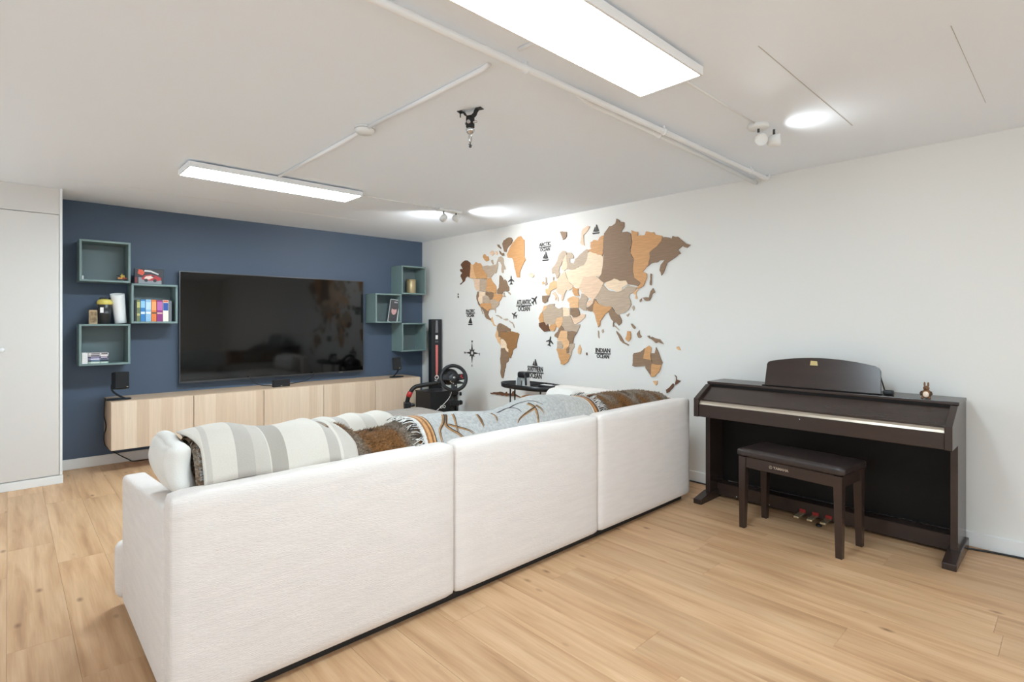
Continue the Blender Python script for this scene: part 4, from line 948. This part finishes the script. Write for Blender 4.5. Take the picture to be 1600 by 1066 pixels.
# throws
def fur_mat():
    m = bpy.data.materials.new('brown_fur'); m.use_nodes = True
    N = m.node_tree.nodes; L = m.node_tree.links; b = N['Principled BSDF']
    tc = N.new('ShaderNodeTexCoord')
    mp = N.new('ShaderNodeMapping'); mp.inputs['Scale'].default_value = (7.5, 2.5, 2.5); L.new(tc.outputs['Object'], mp.inputs[0])
    n = N.new('ShaderNodeTexNoise'); n.inputs['Scale'].default_value = 1; n.inputs['Detail'].default_value = 2; L.new(mp.outputs[0], n.inputs[0])
    r = ramp_nodes(N, [(.28, '#3f2a1a'), (.40, '#80562c'), (.49, '#755f4a'), (.60, '#8f8275'), (.72, '#523d29')]); L.new(n.outputs[0], r.inputs[0])
    n2 = N.new('ShaderNodeTexNoise'); n2.inputs['Scale'].default_value = 120; n2.inputs['Detail'].default_value = 2; L.new(tc.outputs['Object'], n2.inputs[0])
    mr = N.new('ShaderNodeMapRange'); mr.inputs[1].default_value = .3; mr.inputs[2].default_value = .7; mr.inputs[3].default_value = .45; mr.inputs[4].default_value = 1.45; L.new(n2.outputs[0], mr.inputs[0])
    h = N.new('ShaderNodeHueSaturation'); L.new(r.outputs[0], h.inputs['Color']); L.new(mr.outputs[0], h.inputs['Value']); L.new(h.outputs[0], b.inputs['Base Color'])
    b.inputs['Roughness'].default_value = .75; b.inputs['Specular IOR Level'].default_value = .25
    return m
M_fur = fur_mat()
ft = thing('fur_throw', 'long brown fur throw lying along the top of the sofa back', 'blanket', (0, 0, 0))
def fur_x(u): return .452 + u * 3.045
obj('hide', MB().sheet(lambda u, v: roll_pt(fur_x(u), v * .93, -.012), 120, 26, .006), M_fur, ft)
pile = MB(); rnd = random.Random(3)
def tuft(x, v, ln):
    p = roll_pt(x, v, -.012); a = roll_pt(x + .01, v, -.012); q = roll_pt(x, v + .01, -.012)
    n_ = (a - p).cross(q - p).normalized(); n_ = n_ if n_.dot(p - Vector((x, 2.14, .6))) > 0 else -n_
    d = ((a - p).normalized() * rnd.uniform(.3, 1.3) - (q - p).normalized() * rnd.uniform(-.5, .9) + n_ * rnd.uniform(.3, .75)).normalized()
    s = d.cross(n_).normalized() * .0022
    m_ = p + d * ln * .5 + n_ * .002; e_ = p + d * ln - n_ * ln * .12
    pile.add([p - s, p + s, m_ + s * .8, m_ - s * .8, e_], [(0, 1, 2, 3), (3, 2, 4)], True)
for k in range(26000):
    z_ = rnd.random()
    if z_ < .36: x = rnd.uniform(.99, 1.40)
    elif z_ < .40: x = rnd.uniform(.45, .50)
    else: x = rnd.uniform(2.54, 3.495)
    tuft(x, rnd.uniform(0, .72), rnd.uniform(.016, .032))
obj('pile', pile, M_fur, ft, kind='stuff')

# printed wool blanket
def band_mat(name, stops, sc=170, am=.11, rough=.9):
    m = bpy.data.materials.new(name); m.use_nodes = True
    N = m.node_tree.nodes; L = m.node_tree.links; b = N['Principled BSDF']
    tc = N.new('ShaderNodeTexCoord'); sx = N.new('ShaderNodeSeparateXYZ'); L.new(tc.outputs['Object'], sx.inputs[0])
    x0, x1 = stops[0][0], stops[-1][0]
    mr = N.new('ShaderNodeMapRange'); mr.inputs[1].default_value = x0; mr.inputs[2].default_value = x1; L.new(sx.outputs[0], mr.inputs[0])
    r = ramp_nodes(N, [((x - x0) / (x1 - x0), c) for x, c in stops], 'CONSTANT'); L.new(mr.outputs[0], r.inputs[0])
    n = N.new('ShaderNodeTexNoise'); n.inputs['Scale'].default_value = sc; n.inputs['Detail'].default_value = 3; L.new(tc.outputs['Object'], n.inputs[0])
    m2 = N.new('ShaderNodeMapRange'); m2.inputs[1].default_value = .3; m2.inputs[2].default_value = .7; m2.inputs[3].default_value = 1 - am; m2.inputs[4].default_value = 1 + am; L.new(n.outputs[0], m2.inputs[0])
    h = N.new('ShaderNodeHueSaturation'); L.new(r.outputs[0], h.inputs['Color']); L.new(m2.outputs[0], h.inputs['Value']); L.new(h.outputs[0], b.inputs['Base Color'])
    b.inputs['Roughness'].default_value = rough; b.inputs['Specular IOR Level'].default_value = .15; b.inputs['Sheen Weight'].default_value = .15
    bp = N.new('ShaderNodeBump'); bp.inputs['Strength'].default_value = .25; bp.inputs['Distance'].default_value = .003; L.new(n.outputs[0], bp.inputs['Height']); L.new(bp.outputs[0], b.inputs['Normal'])
    return m
GR = '#a5a4a1'
M_deer = band_mat('printed_wool', [(1.335, '#c9c6c2'), (1.352, '#8a5f3c'), (1.362, '#b98a5c'), (1.376, '#7d5434'), (1.388, '#b98a5c'), (1.396, '#1f1c1c'), (1.404, GR), (2.0, '#a6a5a1'), (2.30, '#acaaa5'), (2.528, '#cfc4b4'), (2.537, '#8a5f3c'), (2.55, '#b07c4c'), (2.562, '#70482a'), (2.575, '#4a3322'), (2.585, '#c9c6c2'), (2.60, '#c9c6c2')], 75, .16)
db = thing('printed_blanket', 'grey wool blanket printed with brown antlers over the sofa back', 'blanket', (0, 0, 0))
DO = .004
obj('cloth', MB().sheet(lambda u, v: roll_pt(1.335 + 1.26 * u, v * .96, DO), 60, 30, .006), M_deer, db)
M_ant = smat('antler_brown', '#94704a', .9, var=.35, vscale=40); M_ant2 = smat('antler_dark', '#2e2624', .9)
def ribbon(pts, w, off):
    sp = smooth_path([(a, b, 0) for a, b in pts], 8); vs = []; fs = []; n = len(sp)
    c = [roll_pt(p.x, p.y, off) for p in sp]
    for i, p in enumerate(sp):
        t_ = (c[min(i + 1, n - 1)] - c[max(i - 1, 0)]).normalized()
        a = roll_pt(p.x + .004, p.y, off) - c[i]; q = roll_pt(p.x, p.y + .004, off) - c[i]; nn = a.cross(q).normalized()
        s = t_.cross(nn).normalized() * w * (1 - .75 * i / (n - 1)) * .5
        vs += [c[i] - s, c[i] + s]
        if i: fs.append((2 * i - 2, 2 * i - 1, 2 * i + 1, 2 * i))
    return vs, fs
for w, pts in ANTLER:
    m1 = MB(); vs, fs = ribbon(pts, w * .0026, DO + .0012); m1.add(vs, fs, True)
    o1 = obj('antler_print', m1, M_ant if w > 4 else M_ant2, db)
    if w > 4:
        m2 = MB(); vs, fs = ribbon([(a + .0065, b + .006) for a, b in pts], w * .0009, DO + .0018); m2.add(vs, fs, True); obj('antler_shadow', m2, M_ant2, db)  # thin dark outline printed along the antler's edge
fw = MB(); fb = MB()
for side, x0 in ((-1, 1.336), (1, 2.594)):
    for k in range(70):
        v = rnd.uniform(.0, .55); ln = rnd.uniform(.035, .065); p0 = roll_pt(x0, v, DO + .001)
        dv = rnd.uniform(-.05, .05)
        pts = [p0, roll_pt(x0 + side * ln * .5, v + dv * .4 + rnd.uniform(-.01, .01), .012 + DO), roll_pt(x0 + side * ln, v + dv, .010 + DO)]
        (fw if k % 5 < 3 else fb).tube(smooth_path(pts, 3), .0016, 5)
obj('white_fringe', fw, smat('fringe_white', '#d8d4cd', .9), db, kind='stuff'); obj('black_fringe', fb, smat('fringe_black', '#242021', .9), db, kind='stuff')

# striped throw
WH, GA, GB, GC = '#cbc4b9', '#aea79e', '#bab3a9', '#a29a90'
M_strip = band_mat('striped_weave', [(.42, WH), (.478, GB), (.494, WH), (.570, GA), (.628, GB), (.680, WH), (.684, GC), (.742, WH), (.893, GA), (.942, WH), (.952, GB), (1.02, WH), (1.06, GB), (1.13, WH), (1.20, GA), (1.25, WH), (1.33, GB), (1.40, WH), (1.50, WH)], 420, .045)
sb = thing('striped_throw', 'white and grey striped throw folded over the left sofa cushions', 'blanket', (0, 0, 0))
def strp(u, v):
    x = .470 + .548 * u
    p = roll_pt(x, v * .90, .012, 2.2)
    e = max(0, 1 - u / .12)
    s_ = 2.6 * v
    p.z += .013 * math.sin(x * 24 + v * 3) * math.sin(PI * min(1, v * 1.6))
    p.x -= .045 * e * max(0, 1 - abs(v - .46) / .22) ** 1.1          # pulled-out corner
    p.x -= .055 * max(0, (u - .6) / .4) * max(0, min(1, (v - .12) / .3))   # slanting right edge
    return p
obj('cloth', MB().sheet(strp, 56, 30, .006), M_strip, sb)
obj('inner_layer', MB().sheet(lambda u, v: roll_pt(.463 + .04 * u, .03 + v * .80, -.004, 1), 6, 26, .004), smat('throw_grey_edge', '#9b9a98', .9, bump=.2), sb)
def fold(u, v):
    x = 1.06 + .44 * u; q = math.radians(4 + 172 * v)
    hh = .292 * (1 - .05 * u ** 4) * (1 - .04 * (1 - u)) + .006 * math.sin(x * 40)
    return Vector((x + .05 * v, 2.64 - .19 * math.copysign(abs(math.cos(q)) ** .75, math.cos(q)), .478 + hh * math.sin(q) ** .8))
obj('fold', MB().sheet(fold, 30, 24, .012), M_strip, sb)
tag(obj('seat_pillow', MB().puff((1.08, 2.47, .478), (1.46, 2.80, .66), .075, (0, 0, .0), 8), M_cushion), 'white seat pillow hidden beneath the folded striped throw', 'cushion')

# grey ottoman
t = thing('ottoman', 'low grey-brown fabric ottoman in front of the media bench', 'ottoman', (1.92, 3.30, 0))
M_ott = smat('taupe_weave', '#9a9088', .95, bump=.4, bscale=260, var=.10, vscale=14, spec=.1)
obj('body', MB().puff((0, 0, .05), (.93, 1.03, .40), .03, n=8), M_ott, t)
obj('top_cover', MB().puff((-.008, -.008, .385), (.938, 1.038, .452), .025, (0, 0, .006), 12), M_ott, t)
for x in (.06, .87):
    for y in (.06, .97): obj('foot', MB().lathe([(.02, 0), (.024, .055)], (x, y, 0), 14), M_foot, t)

# ------------------------------------------------------------------ digital piano
pn = thing('digital_piano', 'dark brown digital piano standing against the map wall', 'piano', (3.885, 1.1425, 0))
Y0, Y1 = -.6925, .6925
def px_(X): return X - 3.885
prof = [(3.43, .605), (3.43, .728), (3.60, .812), (3.885, .812), (3.885, .03), (3.60, .03), (3.60, .605)]
for a, b in ((Y0, Y0 + .032), (Y1 - .032, Y1)):
    obj('side_panel', MB().prism([(px_(x), z) for x, z in prof], (a, b), lambda p, q, d: (p, d, q), .002, 1), M_piano, pn)
    foot = [(3.452, 0), (3.452, .034), (3.60, .060), (3.872, .060), (3.872, 0)]
    m_ = (a + b) / 2
    obj('foot', MB().prism([(px_(x), z) for x, z in foot], (m_ - .030, m_ + .030), lambda p, q, d: (p, d, q), .004, 2), M_piano, pn)
ya, yb = Y0 + .0325, Y1 - .0325
obj('top_panel', MB().box((px_(3.628), Y0 - .002, .8125), (px_(3.885), Y1 + .002, .830), .003, 2), M_piano, pn)
obj('top_rail', MB().box((px_(3.632), ya, .785), (px_(3.65), yb, .8123)), M_pianod, pn)
cov = [(3.618, .797), (3.47, .7225), (3.4605, .7225), (3.4605, .714), (3.474, .714), (3.622, .789)]
obj('key_cover', MB().prism([(px_(x), z) for x, z in cov], (ya, yb), lambda p, q, d: (p, d, q), .0008, 1), M_piano, pn)
obj('lid_strip', MB().prism([(px_(3.462), .7135), (px_(3.448), .702), (px_(3.4435), .690), (px_(3.452), .690), (px_(3.470), .7135)], (ya + .002, yb - .002), lambda p, q, d: (p, d, q)), M_silver, pn)
obj('key_slip', MB().box((px_(3.440), ya, .606), (px_(3.462), yb, .6885), .002, 1), M_piano, pn)
obj('lock_stud', MB().lathe([(.004, 0), (.004, .002), (0, .003)], (px_(3.440), .02, .670), 10, Matrix.Rotation(-PI / 2, 3, 'Y')), M_chrome, pn)
obj('keybed', MB().box((px_(3.462), ya, .606), (px_(3.875), yb, .632)), M_pianod, pn)
obj('back_panel', MB().box((px_(3.80), ya, .105), (px_(3.815), yb, .606)), M_pianod, pn)
obj('rear_board', MB().box((px_(3.868), ya, .632), (px_(3.882), yb, .812)), M_pianod, pn)
tb = obj('toe_board', MB().box((px_(3.705), ya, .016), (px_(3.80), yb, .102), .003, 1), M_piano, pn)
for y in (-.07, .005, .08):
    y += .01
    pd = obj('pedal', MB().puff((px_(3.585), y - .017, .024), (px_(3.70), y + .017, .040), .006, n=5), M_brass, pn)
    obj('felt_collar', MB().box((px_(3.699), y - .018, .030), (px_(3.7055), y + .018, .054), .002, 1), M_red, pd)
obj('cable_foot', MB().lathe([(.016, 0), (.018, .004), (.015, .014), (0, .015)], (px_(3.62), -.03, 0), 16), M_black, pn)
for y in (.30, .52): obj('screw_cap', MB().lathe([(.006, 0), (.006, .002), (0, .003)], (px_(3.705), y, .03), 10, Matrix.Rotation(-PI / 2, 3, 'Y')), M_chrome, pn)
# music rest
tilt = Matrix.Translation((px_(3.672), .0, .831)) @ Matrix.Rotation(math.radians(17), 4, 'Y')
ol = [(.318, 0), (.318, .145), (.312, .158), (.298, .166)]
for k in range(1, 12):
    y = .298 - .596 * k / 12; ol.append((y, .166 + .034 * (1 - (y / .298) ** 2)))
ol += [(-.298, .166), (-.316, .156), (-.326, .138), (-.336, .0)]
cyy = -.005
mr_ = obj('music_rest', MB().prism(ol, (-.006, .006), lambda a, b, q: tilt @ Vector((q, a + cyy, b)), .0015, 1), M_piano, pn)
obj('brand_plate', MB().prism([(.045, .150), (.0, .150), (.006, .178), (.043, .180)], (-.0068, -.0055), lambda a, b, q: tilt @ Vector((q, a + .004, b))), smat('gold_plate', '#bda66f', .35, metal=.5), mr_)
obj('rest_ledge', MB().box((px_(3.655), -.345, .8302), (px_(3.685), .325, .836), .001, 1), M_pianod, pn)
obj('rest_prop', MB().tube([tilt @ Vector((.008, -.322, .13)), (px_(3.745), -.345, .836)], .0035, 8), M_blackm, pn)
obj('rest_hinge', MB().puff((px_(3.68), -.395, .8302), (px_(3.72), -.345, .858), .008, n=4), M_black, pn)
# bench
an = math.atan2(-.06, -.549)
bn = thing('piano_bench', 'dark brown piano bench with padded vinyl top before the piano', 'bench', (3.370, 1.142, 0), math.radians(-6.2))
hw, hd = .292, .148       # half width (y) and depth (x)
for sx in (-1, 1):
    for sy in (-1, 1):
        lg = []
        cx, cy = sx * (hd - .022), sy * (hw - .025)
        vs = []
        for z_, r in ((0, .0155), (.30, .0205), (.435, .0215)):
            ccx, ccy = cx + sx * .004 * (1 - z_ / .435), cy + sy * .004 * (1 - z_ / .435)
            vs += [(ccx - r, ccy - r, z_), (ccx + r, ccy - r, z_), (ccx + r, ccy + r, z_), (ccx - r, ccy + r, z_)]
        fs = [(3, 2, 1, 0), (8, 9, 10, 11)]
        for i in range(2):
            for k in range(4): fs.append((i * 4 + k, i * 4 + (k + 1) % 4, i * 4 + 4 + (k + 1) % 4, i * 4 + 4 + k))
        obj('leg', MB().add(vs, fs), M_piano, bn)
for sx in (-1, 1): obj('apron', MB().box((sx * (hd - .014) - .008, -hw + .047, .372), (sx * (hd - .014) + .008, hw - .047, .4355), .001, 1), M_piano, bn)
for sy in (-1, 1): obj('apron', MB().box((-hd + .045, sy * (hw - .018) - .008, .372), (hd - .045, sy * (hw - .018) + .008, .4355), .001, 1), M_piano, bn)
obj('seat', MB().puff((-hd - .008, -hw - .008, .4365), (hd + .008, hw + .008, .482), .016, (0, 0, .006), 14), M_vinyl, bn)
lt = text('lettering', 'YAMAHA', .021, M_silver, facing_mx(-(hd - .014) - .0085, .035, .404), .0003, bn)
rg_ = MB().tube([(-(hd - .014) - .0086, .094 + .0085 * math.cos(q), .404 + .0085 * math.sin(q)) for q in [2 * PI * k / 20 for k in range(20)]], .0011, 6, closed=True)
for q in (PI / 2, PI / 2 + 2.094, PI / 2 - 2.094): rg_.tube([(-(hd - .014) - .0086, .094, .404), (-(hd - .014) - .0086, .094 + .0075 * math.cos(q), .404 + .0075 * math.sin(q))], .0009, 5)
obj('emblem', rg_, M_silver, bn)

# bunny figurine
M_bw = smat('bunny_brown', '#7a5334', .55, var=.2, vscale=60); M_bd = smat('bunny_dark', '#3d2a1e', .5); M_bc = smat('bunny_cream', '#ecd9c6', .6)
b = thing('rabbit_figurine', 'tiny brown wooden rabbit with cream belly sitting on the piano', 'figurine', (3.672, .593, .8305), math.radians(0))
obj('body', MB().ball((0, 0, .026), (.020, .023, .026)), M_bw, b)
obj('belly', MB().ball((-.010, 0, .025), (.0125, .0155, .0185)), M_bc, b)
hd_ = obj('head', MB().ball((-.003, 0, .058), (.014, .0145, .014)).ball((-.014, 0, .055), (.007, .007, .006)), M_bw, b)
obj('nose', MB().ball((-.020, 0, .057), (.003, .0035, .003), 10, 6), M_bd, hd_)
for s in (-1, 1):
    obj('ear', MB().ball((.0, s * .008, .078), (.0035, .0048, .014), 12, 8), M_bw, hd_)
    obj('eye', MB().ball((-.0145, s * .007, .062), .002, 8, 6), M_bd, hd_)
    obj('arm', MB().tube([(-.002, s * .019, .038), (-.010, s * .024, .028), (-.016, s * .019, .020)], [.006, .0055, .005], 10), M_bd, b)
    obj('foot', MB().ball((-.016, s * .016, .0065), (.014, .0075, .0065)), M_bw, b)

# cables along the map wall skirting
tag(obj('piano_cable', MB().tube(smooth_path([(3.84, .455, .006), (3.86, .40, .006), (3.885, .30, .006), (3.9, .16, .006), (3.903, -.1, .006), (3.9, -1.2, .006)]), .0055, 8), M_black), 'black power cable on the floor right of the piano', 'cable')
tag(obj('floor_cable', MB().tube(smooth_path([(3.90, 2.6, .006), (3.905, 2.2, .006), (3.9, 2.0, .006), (3.895, 1.85, .006), (3.90, 1.6, .006)]), .0055, 8), M_black), 'black cable along the skirting between sofa and piano', 'cable')
